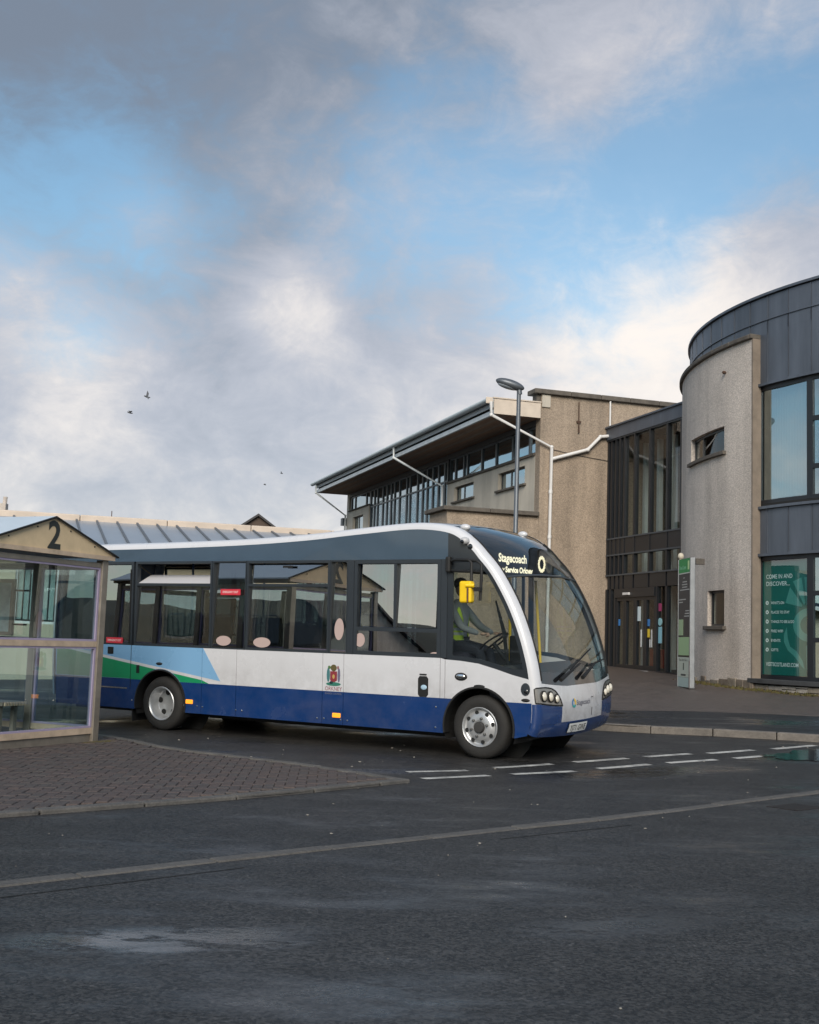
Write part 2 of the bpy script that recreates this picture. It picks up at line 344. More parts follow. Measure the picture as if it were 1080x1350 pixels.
def resample(pts, step):
    P = [Vector(p) for p in pts]; out_ = []; acc = 0.0; nxt = 0.0
    for a, b in zip(P, P[1:]):
        L = (b - a).length
        while nxt <= acc + L + 1e-9:
            out_.append(a + (b - a) * ((nxt - acc) / L)); nxt += step
        acc += L
    return out_
def spline(pts, n=8):
    P = [Vector(p) for p in pts]; P = [P[0] * 2 - P[1]] + P + [P[-1] * 2 - P[-2]]; o = []
    for i in range(1, len(P) - 2):
        for j in range(n):
            t = j / n; a, b, c, d = P[i - 1:i + 3]
            o.append(0.5 * ((2 * b) + (c - a) * t + (2 * a - 5 * b + 4 * c - d) * t * t + (3 * b - a - 3 * c + d) * t ** 3))
    o.append(P[-2]); return o
def kerb_run(pts, step, w, top, material, parent, name='kerb_stone', side=1, depth=0.2, gap=0.012, jit=0.004):
    """a row of separate kerb stones along a line; the stone lies to the left (side=1) of the walking direction"""
    sp_ = spline([(*p, 0) for p in pts]); q = resample(sp_, step)
    if (sp_[-1] - q[-1]).length > 0.12: q.append(sp_[-1])
    for a, b in zip(q, q[1:]):
        d = (b - a).normalized(); n = Vector((-d.y, d.x, 0)) * w * side; j = random.uniform(-jit, jit)
        a2 = a + d * gap / 2 + n.normalized() * random.uniform(-jit, jit); b2 = b - d * gap / 2 + n.normalized() * random.uniform(-jit, jit)
        vs = [a2, b2, b2 + n, a2 + n]
        mb = MB().add([(v.x, v.y, h(v.x, v.y) + top - depth) for v in vs] + [(v.x, v.y, h(v.x, v.y) + top + j) for v in vs],
                      [(0, 3, 2, 1), (4, 5, 6, 7), (0, 1, 5, 4), (1, 2, 6, 5), (2, 3, 7, 6), (3, 0, 4, 7)])
        mb.build(name, material, parent, bevel=0.012)

# flush kerb line across the road, give-way dashes, seams, drain
kerb_run([(-5.2, 4.05), (-2.19, 6.80), (-1.0, 7.85), (0.75, 9.36), (1.73, 10.17), (3.47, 11.79), (4.29, 12.50), (6.2, 13.9), (9.0, 15.4)], 0.915, 0.125, 0.012, M_kerbw, road, side=1)
def strip(name, a, b, w, material, parent, lift=0.004, n=4):
    a, b = Vector((*a, 0)), Vector((*b, 0)); d = (b - a).normalized(); s = Vector((-d.y, d.x, 0)) * w / 2
    L = [a + (b - a) * i / n for i in range(n + 1)]
    P = [[(p + s * k).to_tuple()[:2] for k in (-1, 1)] for p in L]
    return MB().grid([[(x, y, h(x, y) + lift) for x, y in row] for row in P]).build(name, material, parent)
r1 = [((0.07, 13.34), (0.75, 13.69)), ((1.09, 14.05), (1.81, 14.58)), ((2.11, 14.80), (2.84, 15.26)), ((3.10, 15.44), (3.77, 15.83)), ((4.02, 15.90), (4.74, 16.35)), ((5.05, 16.5), (5.8, 17.0))]
r2 = [((0.23, 12.75), (0.96, 13.25)), ((1.23, 13.45), (1.99, 13.93)), ((2.31, 14.22), (3.01, 14.70)), ((3.26, 14.87), (3.96, 15.26)), ((4.23, 15.42), (4.98, 15.89)), ((5.3, 16.1), (6.1, 16.6))]
for a, b in r1 + r2: strip('give_way_dash', a, b, 0.125, M_paint, road)
for a, b in (((-3.2, 5.55), (-0.95, 7.60)), ((0.75, 9.02), (1.9, 9.95))): strip('tarmac_seam', a, b, 0.016, M_dark, road, 0.003, 8)
dr = box('drain_cover', (-0.24, -0.16, -0.05), (0.24, 0.16, 0.008), mat('cast_iron', (0.05, 0.04, 0.035), 0.6, 0.6, var=0.5, vscale=20, bump=0.3), road)
dr.location = (3.72, 11.45, 0.0); dr.rotation_euler = (0, 0, 0.72)
for i in range(7): box('slot', (-0.2 + i * 0.06, -0.12, 0.0081), (-0.175 + i * 0.06, 0.12, 0.0095), M_dark, dr)
# puddle
pp = []
for i in range(90):
    a = 2 * math.pi * i / 90; rr = 1 + 0.45 * mnoise.noise(Vector((math.cos(a) * 1.7, math.sin(a) * 1.7, 3.3))) + 0.25 * mnoise.noise(Vector((math.cos(a) * 6, math.sin(a) * 6, 1)))
    pp.append((5.55 + rr * (1.15 * math.cos(a) * 0.80 - 0.30 * math.sin(a) * 0.6), 15.95 + rr * (1.15 * math.cos(a) * 0.45 + 0.42 * math.sin(a))))
M_water = mat('puddle_water', (0.02, 0.022, 0.024), 0.10, spec=0.6, bump=0.02, bscale=6)
me = cut_poly(pp, lambda x, y: (x, y, h(x, y) + 0.007), 4, 4); tag(link('puddle', me, M_water), 'shallow puddle beside the give-way dashes', kind='structure')

# far pavement: kerb, tarmac strip, brown paving up to the buildings
KF = [(-9, 33.5), (-5.5, 28.5), (-2.0, 23.2), (0.6, 20.2), (3.0, 18.62), (4.53, 18.09), (6.0, 17.42), (9.0, 15.8), (14, 13.0), (24, 8.5)]
PF = [(-7.6, 34.0), (-4.0, 29.2), (-0.6, 24.4), (1.6, 22.2), (3.57, 21.14), (4.91, 21.1), (6.13, 20.8), (7.03, 20.4), (10.5, 18.9), (16, 16.3), (26, 12)]
kf = [(p.x, p.y) for p in spline([(*p, 0) for p in KF], 4)]; pf = [(p.x, p.y) for p in spline([(*p, 0) for p in PF], 4)]
pavement = link('pavement', cut_poly(kf + pf[::-1], lambda x, y: (x, y, h(x, y) + 0.10), 30, 30), M_path)
tag(pavement, 'dark tarmac footway behind the stone kerb', kind='structure')
kerb_run(KF, 0.915, 0.14, 0.108, M_kerb, pavement, side=1, depth=0.25)
forecourt = link('forecourt_paving', cut_poly(pf + [(40, 20), (40, 48), (-10, 48)], lambda x, y: (x, y, h(x, y) + 0.102), 30, 30), M_pave)
tag(forecourt, 'brown block paving in front of the buildings', kind='structure')

# near island of block paving
IZ = 0.03
IF = [(-7.5, 5.2), (-5.2, 7.0), (-2.95, 9.03), (-1.47, 10.38), (-0.6, 11.3), (0.10, 12.12)]
IB = [(0.10, 12.12), (-0.35, 12.62), (-1.34, 13.54), (-2.45, 14.35), (-3.05, 15.0), (-3.55, 15.72), (-4.25, 16.35), (-6.2, 17.9), (-9.5, 20.5)]
IF = [(x * 1.022, y * 1.022) for x, y in IF]; IB = [(x * 1.022, y * 1.022) for x, y in IB]
pif = [(p.x, p.y) for p in spline([(*p, 0) for p in IF], 4)]; pib = [(p.x, p.y) for p in spline([(*p, 0) for p in IB], 4)]
ISL = pif + pib[1:] + [(-13, 17), (-12, 9)]
M_sand = mat('paver_joint_sand', (0.055, 0.043, 0.037), 0.9, var=0.3, vscale=6)
island = link('paved_island', cut_poly(ISL, lambda x, y: (x, y, h(x, y) + IZ - 0.014), 6, 6), M_sand)
tag(island, 'low island of purple-brown block pavers under the bus shelter', kind='structure')
kerb_run(IF, 0.915, 0.125, IZ + 0.004, M_kerbw, island, side=1, depth=0.2)
kerb_run(IB, 0.70, 0.125, IZ + 0.004, M_kerbw, island, side=1, depth=0.2)
def inside(x, y, poly):
    c = False; n = len(poly)
    for i in range(n):
        x1, y1 = poly[i]; x2, y2 = poly[i - 1]
        if (y1 > y) != (y2 > y) and x < (x2 - x1) * (y - y1) / (y2 - y1) + x1: c = not c
    return c
def seg_d(x, y, line):
    b = 9.0; p = Vector((x, y))
    for (x1, y1), (x2, y2) in zip(line, line[1:]):
        a = Vector((x1, y1)); d = Vector((x2, y2)) - a; t = max(0, min(1, (p - a).dot(d) / max(1e-9, d.dot(d)))); b = min(b, (a + d * t - p).length)
    return b
M_pav = [mat('paver_%s' % n_, c, 0.72, var=0.35, vscale=14, bump=0.35, bscale=70) for n_, c in (('plum', (0.080, 0.061, 0.057)), ('grey', (0.076, 0.064, 0.060)), ('brown', (0.088, 0.065, 0.058)), ('dark', (0.070, 0.056, 0.052)))]
def paver_mb(w, l): return MB().box(-w / 2 + 0.003, -l / 2 + 0.003, -0.05, w / 2 - 0.003, l / 2 - 0.003, 0.0)
pav_me = []
for (w_, l_) in ((0.2, 0.1), (0.1, 0.2)):
    ms = []
    for M_ in M_pav:
        bm = bmesh.new(); me = paver_mb(w_, l_).mesh('paver'); bm.from_mesh(me)
        bmesh.ops.bevel(bm, geom=[e for e in bm.edges if all(v.co.z > -0.01 for v in e.verts)], offset=0.006, segments=1, affect='EDGES'); bm.to_mesh(me); bm.free()
        me.materials.append(M_); ms.append(me)
    pav_me.append(ms)
pl = []
ca, sa = math.cos(0.06), math.sin(0.06)
for i in range(-80, 30):
    for j in range(60, 190):
        q = (i - j) % 4
        if q == 0: cx, cy, o_ = (i + 1) * 0.1, (j + 0.5) * 0.1, 0
        elif q == 2: cx, cy, o_ = (i + 0.5) * 0.1, j * 0.1, 1
        else: continue
        X, Y = cx * ca - cy * sa, cx * sa + cy * ca
        if X < -0.36 * Y - 1.3 or not inside(X, Y, ISL): continue
        if seg_d(X, Y, pif) < 0.185 or seg_d(X, Y, pib) < 0.185: continue
        pl.append((X * X + Y * Y, X, Y, o_))
vis = [p for p in pl if p[1] > -0.345 * p[2] - 0.05]
vis.sort(); near = vis[:300]; ns = set(near); rest = MB(); rest_m = []
for d_, X, Y, o_ in near:
    o = link('paver', random.choice(pav_me[o_]), None, island); o.location = (X, Y, h(X, Y) + IZ + random.uniform(-0.003, 0.002)); o.rotation_euler = (random.uniform(-0.012, 0.012), random.uniform(-0.012, 0.012), 0.06 + random.uniform(-0.012, 0.012))
rm = [MB() for _ in M_pav]
allme = bpy.data.meshes.new('pavers'); vv = []; ff = []; mi = []
for p in pl:
    if p in ns: continue
    _, X, Y, o_ = p; w_, l_ = ((0.2, 0.1), (0.1, 0.2))[o_]; k_ = random.randrange(4); z = h(X, Y) + IZ + random.uniform(-0.003, 0.002)
    b0 = len(vv); x0, x1, y0, y1 = -w_ / 2 + 0.004, w_ / 2 - 0.004, -l_ / 2 + 0.004, l_ / 2 - 0.004
    for (x, y, zz) in ((x0, y0, -0.04), (x1, y0, -0.04), (x1, y1, -0.04), (x0, y1, -0.04), (x0, y0, 0), (x1, y0, 0), (x1, y1, 0), (x0, y1, 0)): vv.append((X + x * ca - y * sa, Y + x * sa + y * ca, z + zz))
    for f in ((4, 5, 6, 7), (0, 1, 5, 4), (1, 2, 6, 5), (2, 3, 7, 6), (3, 0, 4, 7)): ff.append(tuple(b0 + q for q in f)); mi.append(k_)
allme.from_pydata(vv, [], ff)
for M_ in M_pav: allme.materials.append(M_)
for p, k_ in zip(allme.polygons, mi): p.material_index = k_
tag(link('pavers', allme, None, island), kind='stuff')
# scattered grit and bits of litter on the tarmac
gm = MB()
for i in range(110):
    X = random.uniform(-4, 7); Y = random.uniform(4.8, 17)
    if abs(X) > 0.36 * Y + 0.4 or inside(X, Y, ISL): continue
    s_ = random.uniform(0.003, 0.008) * (0.5 + Y / 14); gm.ell((X, Y, h(X, Y) + s_ * 0.4), s_ * random.uniform(0.8, 1.7), s_, s_ * 0.6, 6, 4)
tag(gm.build('gravel', mat('grit', (0.34, 0.32, 0.28), 0.8, var=0.5, vscale=3, col2=(0.10, 0.09, 0.08))), 'scattered pale grit on the wet tarmac', kind='stuff')

# ------------------------------------------------------------------ building materials
M_harl = mat('tan_harling', (0.40, 0.32, 0.245), 0.92, var=0.25, vscale=0.8, bump=0.9, bscale=42, speck=(42, 0.6, 0.55, 1.3), streak=0.30)
M_harl2 = mat('grey_harling', (0.64, 0.57, 0.51), 0.92, var=0.2, vscale=0.6, bump=0.9, bscale=42, speck=(42, 0.55, 0.6, 1.25), streak=0.22)
M_render = mat('cream_render', (0.58, 0.53, 0.45), 0.9, var=0.2, vscale=0.9, bump=0.35, bscale=40, streak=0.22)
M_stone = mat('weathered_coping', (0.135, 0.118, 0.100), 0.9, var=0.5, vscale=5, bump=0.5, bscale=30)
M_edge = mat('sandy_reveal', (0.25, 0.205, 0.165), 0.9, var=0.4, vscale=3, bump=0.4, bscale=40)
M_zinc = mat('zinc_sheet', (0.135, 0.155, 0.190), 0.45, 0.35, var=0.35, vscale=2.2, stretch=(1, 1, 0.25), bump=0.08, bscale=4, streak=0.3)
M_frame = mat('dark_window_frame', (0.012, 0.014, 0.018), 0.4, spec=0.5)
M_gframe = mat('grey_blue_frame', (0.055, 0.068, 0.082), 0.4)
M_gutter = mat('grey_gutter_metal', (0.62, 0.66, 0.68), 0.4, 0.1, var=0.3, vscale=2)
M_white = mat('white_upvc', (0.70, 0.69, 0.68), 0.4, var=0.12, vscale=3)
M_fascia = mat('cream_fascia', (0.62, 0.53, 0.44), 0.6, var=0.2, vscale=3)
M_board = [mat('soffit_board_%s' % n_, c, 0.75, var=0.5, vscale=6, stretch=(4, 0.3, 1)) for n_, c in (('red', (0.42, 0.26, 0.18)), ('brown', (0.36, 0.24, 0.175)), ('grey', (0.38, 0.30, 0.24)))]
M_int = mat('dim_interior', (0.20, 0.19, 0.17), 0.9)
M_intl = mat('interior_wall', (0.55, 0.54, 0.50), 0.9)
G_hall = glass('hall_glass', (0.45, 0.52, 0.56), 1.7, 0.42, refl=(0.78, 0.92, 1.0))
G_ent = glass('entrance_glass', (0.82, 0.88, 0.88), 1.36, 0.03)
G_drum = glass('drum_glass', (0.70, 0.80, 0.82), 1.6, 0.42, refl=(0.80, 0.95, 1.0))
M_iron = mat('rusty_iron', (0.10, 0.055, 0.035), 0.8, var=0.5, vscale=20)

def wall_cells(us, zs, skip, fn, t0, t1):
    """wall as one mesh with rectangular openings left out; fn(u, t, z) -> 3D"""
    mb = MB(); U = len(us) - 1; Z = len(zs) - 1
    solid = [[not any(a <= (us[i] + us[i + 1]) / 2 <= b and c <= (zs[k_] + zs[k_ + 1]) / 2 <= d for a, b, c, d in skip) for k_ in range(Z)] for i in range(U)]
    S = lambda i, k_: 0 <= i < U and 0 <= k_ < Z and solid[i][k_]
    for i in range(U):
        for k_ in range(Z):
            if not solid[i][k_]: continue
            a, b, c, d = us[i], us[i + 1], zs[k_], zs[k_ + 1]
            mb.add([fn(a, t0, c), fn(b, t0, c), fn(b, t0, d), fn(a, t0, d)], [(0, 1, 2, 3)])
            mb.add([fn(a, t1, c), fn(a, t1, d), fn(b, t1, d), fn(b, t1, c)], [(0, 1, 2, 3)])
            if not S(i - 1, k_): mb.add([fn(a, t0, c), fn(a, t0, d), fn(a, t1, d), fn(a, t1, c)], [(0, 1, 2, 3)])
            if not S(i + 1, k_): mb.add([fn(b, t0, c), fn(b, t1, c), fn(b, t1, d), fn(b, t0, d)], [(0, 1, 2, 3)])
            if not S(i, k_ - 1): mb.add([fn(a, t0, c), fn(a, t1, c), fn(b, t1, c), fn(b, t0, c)], [(0, 1, 2, 3)])
            if not S(i, k_ + 1): mb.add([fn(a, t0, d), fn(b, t0, d), fn(b, t1, d), fn(a, t1, d)], [(0, 1, 2, 3)])
    return mb

# ------------------------------------------------------------------ the hall (long eave side and gable wall)
HX, HY, HR = 3.925, 36.084, 0.31541
hall = empty('hall_building', (HX, HY, 0), HR, label='tall tan roughcast hall with overhanging eaves and long glazed side behind the bus', cat='building')
ident = lambda u, t, z: (u, t, z)
eavf = lambda u, t, z: (t, u, z)
wall_cells([0.0, 6.2], [-0.3, 9.12], [], ident, 0.0, 0.35).build('gable_wall', M_harl, hall)
x = -0.26
while x < 6.1:
    w_ = 1.02 if x > 0 else 1.24
    MB().box(x, -0.13, 9.12, x + w_ - 0.012, 0.48, 9.27).build('coping_stone', M_stone, hall, bevel=0.02); x += w_
box('corbel_stone', (0.02, -0.05, 8.72), (0.30, 0.0, 9.11), M_render, hall, bevel=0.01)
box('corbel_stone', (-0.14, 0.02, 8.78), (-0.001, 0.34, 9.11), M_stone, hall, bevel=0.01)
# eave wall, outer face at x = 0
W2, W1, W3 = (1.12, 3.30, 6.48, 7.05), (5.55, 7.48, 6.53, 7.06), (19.5, 21.25, 6.45, 7.18)
wall_cells([0.36, 1.12, 3.30, 5.55, 7.48, 8.25], [-0.3, 6.48, 6.53, 7.05, 7.06, 7.26], [(1.12, 3.30, 6.48, 7.05), (5.55, 7.48, 6.53, 7.06)], eavf, 0.0, 0.3).build('rendered_wall', M_render, hall)
wall_cells([18.6, 19.5, 21.25, 22.4], [-0.3, 6.45, 7.18, 7.5], [W3], eavf, 0.0, 0.3).build('rendered_wall', M_render, hall)
box('end_wall', (0.301, 22.1, -0.3), (9, 22.4, 8.4), M_harl, hall); box('end_wall', (0, 22.0, 7.5), (0.3, 22.4, 8.36), M_render, hall)
def hall_window(y0, y1, z0, z1, split):
    w = MB().box(0.12, y0, z0, 0.17, y1, z0 + 0.05).box(0.12, y0, z1 - 0.05, 0.17, y1, z1).box(0.121, y0, z0 + 0.05, 0.169, y0 + 0.05, z1 - 0.05).box(0.121, y1 - 0.05, z0 + 0.05, 0.169, y1, z1 - 0.05).box(0.121, split - 0.04, z0 + 0.05, 0.169, split + 0.04, z1 - 0.05).build('window_frame', M_frame, hall)
    for a, b in ((y0 + 0.05, split - 0.04), (split + 0.04, y1 - 0.05)): box('pane', (0.14, a, z0 + 0.05), (0.146, b, z1 - 0.05), G_hall, w)
    box('sill', (-0.09, y0 - 0.12, z0 - 0.07), (0.12, y1 + 0.12, z0 - 0.001), M_stone, w, bevel=0.01)
for wn_ in (W2, W1, W3): hall_window(*wn_, wn_[0] + (wn_[1] - wn_[0]) * 0.62)
# clerestory strip and curtain wall
box('clerestory_sill', (-0.07, 0.36, 7.262), (0.25, 8.25, 7.34), M_stone, hall); box('clerestory_sill', (-0.07, 18.6, 7.502), (0.25, 21.99, 7.56), M_stone, hall)
box('wall_head', (0.0, 0.36, 8.2), (0.3, 22.0, 8.375), mat('dark_head_panel', (0.05, 0.05, 0.052), 0.6), hall)
def glazed(ys, z0, z1, trans, name_f='glazing_frame', th=0.06, mull=0.055):
    """glazing in the plane x = 0.1 between the mullions ys, with transoms"""
    fr = MB()
    for y in ys: fr.box(0.06, y - mull, z0, 0.16, y + mull, z1)
    for z in [z0, *trans, z1]:
        for a, b in zip(ys, ys[1:]): fr.box(0.062, a + mull, z - th / 2, 0.158, b - mull, z + th / 2)
    f = fr.build(name_f, M_gframe, hall)
    zz = [z0, *trans, z1]
    for a, b in zip(ys, ys[1:]):
        for c, d in zip(zz, zz[1:]): box('pane', (0.10, a + mull, c + th / 2), (0.106, b - mull, d - th / 2), G_hall, f)
    return f
glazed([0.42, 0.95, 2.3, 3.7, 5.0, 6.4, 6.75, 7.6, 8.20], 7.36, 8.17, [])
glazed([8.31, 8.75, 9.45, 10.1, 10.75, 11.3, 11.95, 12.9, 13.35, 14.3, 15.0, 15.5, 16.1, 16.7, 17.5, 18.0, 18.56], 0.9, 8.17, [7.42, 3.9], mull=0.06)
glazed([18.66, 19.3, 21.2, 21.8], 7.58, 8.17, [])
for y, z in ((9.8, 6.55), (11.6, 6.75), (15.75, 6.7)): box('vent_window', (0.055, y - 0.34, z - 0.5), (0.059, y - 0.28, z + 0.12), M_gframe, hall); 
box('jamb_pier', (0.0, 8.2, 7.341), (0.3, 8.30, 8.199), M_frame, hall)
# inside of the hall
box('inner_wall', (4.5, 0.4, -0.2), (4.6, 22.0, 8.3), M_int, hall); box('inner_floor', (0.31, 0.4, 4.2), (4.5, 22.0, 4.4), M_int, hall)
# eaves: boards, trim, gutter, verge fascia, roof
bx = -1.46; i = 0
while bx < 0.2:
    MB().box(bx, 0.05, 8.38, bx + 0.146, 22.5, 8.405).build('soffit_board', M_board[i % 3], hall); bx += 0.15; i += 1
box('soffit_trim', (-1.55, 0.0, 8.36), (-1.465, 22.55, 8.50), M_gutter, hall)
box('roof_sheet', (-1.62, 0.02, 8.74), (7.5, 22.55, 8.80), M_gutter, hall)
box('fascia_board', (-1.60, 0.01, 8.56), (-1.56, 22.5, 8.735), mat('grey_fascia', (0.30, 0.33, 0.35), 0.5), hall)
box('roof_core', (-1.44, 0.06, 8.41), (7.0, 22.45, 8.73), M_dark, hall)
MB().lathe([(0.10, 0.0), (0.10, 22.6), (0.085, 22.6), (0.085, 0.0)], 14, lambda a, b, c: (-1.72 + a, c, 8.80 + min(b, 0.02))).build('gutter', mat('pale_gutter', (0.55, 0.62, 0.65), 0.45), hall, smooth=40)
box('verge_fascia', (-1.56, -0.03, 8.37), (-0.02, 0.015, 8.84), M_fascia, hall); box('verge_cap', (-1.60, -0.06, 8.841), (-0.02, 0.05, 8.875), M_fascia, hall)
box('gutter_stop', (-1.83, -0.045, 8.66), (-1.60, 0.0, 8.86), M_fascia, hall, bevel=0.02)
def pipe(pts, r, material, name='downpipe'): 
    o = MB().tube(pts, r, 10).build(name, material, hall, smooth=50)
    for p in pts[1:-1]: MB().ell(p, r * 1.25, r * 1.25, r * 1.25, 10, 6).build('pipe_elbow', material, o, smooth=80)
    a, b = Vector(pts[-2]), Vector(pts[-1]); L = (b - a).length; n_ = int(L / 1.6)
    for q in range(1, n_ + 1):
        c = a + (b - a) * q / (n_ + 1); d = (b - a).normalized() * 0.05
        MB().tube([c - d, c + d], r * 1.25, 10).build('pipe_bracket', material, o, smooth=50)
pipe([(-1.70, -0.12, 8.70), (-1.68, -0.12, 8.30), (0.33, -0.12, 7.48), (0.30, -0.12, 0.6)], 0.05, M_white)
pipe([(-1.70, 9.6, 8.70), (-1.70, 9.6, 8.32), (-0.12, 8.45, 7.22), (-0.12, 8.45, 0.6)], 0.05, M_gutter)
pipe([(-1.70, 21.9, 8.70), (-1.70, 21.9, 8.32), (-0.12, 22.2, 7.35), (-0.12, 22.2, 0.6)], 0.045, M_gutter)
pipe([(2.45, -0.12, 8.02), (1.98, -0.12, 7.94), (1.55, -0.12, 7.50), (0.36, -0.12, 7.12)], 0.055, M_white)
pipe([(2.33, -0.07, 9.1), (2.33, -0.07, 8.30)], 0.028, M_white, 'vent_pipe')
MB().tube([(1.26, -0.05, 8.98), (1.26, -0.06, 8.4), (1.27, -0.05, 8.02)], [0.018, 0.02, 0.03], 6).box(1.20, -0.06, 8.33, 1.34, 0.0, 8.39).build('iron_bracket', M_iron, hall)
MB().tube([(0.4, -0.02, 7.43), (1.2, -0.02, 7.32), (2.3, -0.02, 7.22)], 0.008, 5).build('cable', M_frame, hall)
# lower projecting block
wall_cells([-2.95, -0.001], [-0.3, 5.34], [], ident, 0.02, 1.6).build('projecting_wall', M_harl, hall)
for a, b in ((-3.10, -1.62), (-1.61, -0.02)): MB().box(a, -0.12, 5.341, b, 1.7, 5.47).build('coping_stone', M_stone, hall, bevel=0.02)
box('wall_box', (-0.20, 22.41, 6.9), (0.10, 22.75, 7.25), M_gframe, hall)

# ------------------------------------------------------------------ glazed entrance between hall and drum
ent = empty('glazed_entrance', (HX, HY, 0), HR, label='dark framed glass entrance between the tan hall and the round tower', cat='entrance')
GX = 2.36
gy = lambda y0, y1, z0, z1, a=GX - 0.06, b=GX + 0.06: (a, y0, z0, b, y1, z1)
box('top_beam', (GX - 0.12, -6.4, 7.86), (GX + 0.3, -0.01, 8.22), M_zinc, ent); box('beam_flashing', (GX - 0.18, -6.4, 8.221), (GX + 5, -0.02, 8.27), M_zinc, ent)
MUL = [-0.06, -0.28, -0.55, -0.82, -1.10, -1.72, -2.62, -3.60, -4.35, -5.6]
fr = MB()
for y in MUL: fr.box(GX - 0.07, y - 0.045, 3.66, GX + 0.07, y + 0.045, 7.86)
for y in (-0.06, -0.30, -0.62, -3.08, -3.62, -4.35, -5.6): fr.box(GX - 0.07, y - 0.05, 0.6, GX + 0.07, y + 0.05, 3.22)
ef = fr.build('mullions', M_frame, ent)
for z0, z1 in ((4.28, 4.74), (3.22, 3.62)):
    for a, b in zip(MUL, MUL[1:]): box('spandrel_panel', (GX - 0.05, b + 0.046, z0), (GX + 0.05, a - 0.046, z1), M_frame, ent)
for z in (4.76, 4.255, 3.64, 7.84): box('transom', (GX - 0.085, -5.6, z - 0.022), (GX + 0.08, -0.02, z + 0.022), M_gframe, ent)
for a, b in zip(MUL, MUL[1:]):
    box('pane', (GX - 0.004, b + 0.046, 4.79), (GX + 0.004, a - 0.046, 7.81), G_ent, ent); box('pane', (GX - 0.004, b + 0.046, 3.67), (GX + 0.004, a - 0.046, 4.23), G_ent, ent)
for a, b in ((-0.06, -0.30), (-0.30, -0.62), (-3.08, -3.62), (-3.62, -4.35), (-4.35, -5.6)): box('pane', (GX - 0.004, b + 0.051, 0.85), (GX + 0.004, a - 0.051, 3.2), G_ent, ent)
box('threshold', (GX - 0.25, -5.6, 0.4), (GX + 0.15, -0.02, 0.82), M_frame, ent); box('door_mat_strip', (GX - 0.32, -3.0, 0.70), (GX - 0.251, -0.7, 0.83), M_gutter, ent)
box('door_header', (GX - 0.10, -3.02, 2.95), (GX + 0.10, -0.68, 3.21), M_frame, ent); box('door_sensor', (GX - 0.17, -1.62, 3.02), (GX - 0.101, -1.28, 3.09), M_white, ent)
for a, b in ((-0.68, -1.22), (-1.22, -1.84), (-1.84, -2.42), (-2.42, -3.02)):
    d_ = MB().box(GX - 0.05, b + 0.006, 0.83, GX + 0.05, b + 0.09, 2.945).box(GX - 0.05, a - 0.09, 0.83, GX + 0.05, a - 0.006, 2.945).box(GX - 0.049, b + 0.09, 0.83, GX + 0.049, a - 0.09, 0.97).box(GX - 0.049, b + 0.09, 2.85, GX + 0.049, a - 0.09, 2.945).build('door_leaf', M_frame, ent)
    box('pane', (GX - 0.004, b + 0.09, 0.97), (GX + 0.004, a - 0.09, 2.85), G_ent, d_)
    if b < -2: box('door_handle', (GX - 0.10, b + 0.12, 1.5), (GX - 0.07, b + 0.15, 2.0), M_gutter, d_)
st = lambda c: mat('sticker_%d%d%d' % tuple(int(q * 99) for q in c), c, 0.5)
for (y, z, w_, h_, c) in ((-0.80, 2.12, 0.15, 0.19, (0.05, 0.22, 0.55)), (-1.98, 2.25, 0.26, 0.42, (0.60, 0.70, 0.74)), (-2.58, 2.10, 0.13, 0.20, (0.05, 0.20, 0.50)), (-2.58, 1.78, 0.13, 0.24, (0.75, 0.55, 0.05)), (-3.2, 2.52, 0.18, 0.22, (0.35, 0.05, 0.14)), (-3.22, 1.62, 0.20, 0.46, (0.25, 0.50, 0.60)), (-2.66, 1.5, 0.06, 0.22, (0.7, 0.7, 0.7))):
    box('notice', (GX - 0.012, y - w_ / 2, z), (GX - 0.006, y + w_ / 2, z + h_), st(c), ent)
MB().lathe([(0.11, 0), (0.11, 0.012)], 18, lambda a, b, c: (GX - 0.006 - c, -3.22 + a, 2.22 + b)).build('notice', st((0.30, 0.55, 0.60)), ent)
MB().tube([(GX + 0.26, -3.30, 0.5), (GX + 0.26, -3.30, 7.86)], 0.055, 12).build('steel_column', M_gutter, ent, smooth=50)
box('entrance_floor', (GX + 0.16, -5.6, 0.6), (9, 0.0, 0.80), M_intl, ent); box('back_wall', (6.2, -6, 0.8), (6.3, 0.0, 8.2), mat('cool_inner_wall', (0.17, 0.19, 0.19), 0.8), ent)
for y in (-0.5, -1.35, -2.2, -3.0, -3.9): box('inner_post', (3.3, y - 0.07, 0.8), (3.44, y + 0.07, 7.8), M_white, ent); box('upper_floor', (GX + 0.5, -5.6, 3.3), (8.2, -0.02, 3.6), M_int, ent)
for (a, b, c) in ((4.2, -1.0, 2.2), (4.9, -1.9, 2.0), (4.5, -2.9, 1.9)): box('display_stand', (a, b - 0.3, 0.80), (a + 0.4, b + 0.3, c), st((0.30, 0.24, 0.16)), ent, bevel=0.02)
for b in (-0.95, -1.45): box('display_panel', (3.4, b - 0.15, 0.80), (3.5, b + 0.15, 1.45), st((0.45, 0.06, 0.04)), ent, bevel=0.02)

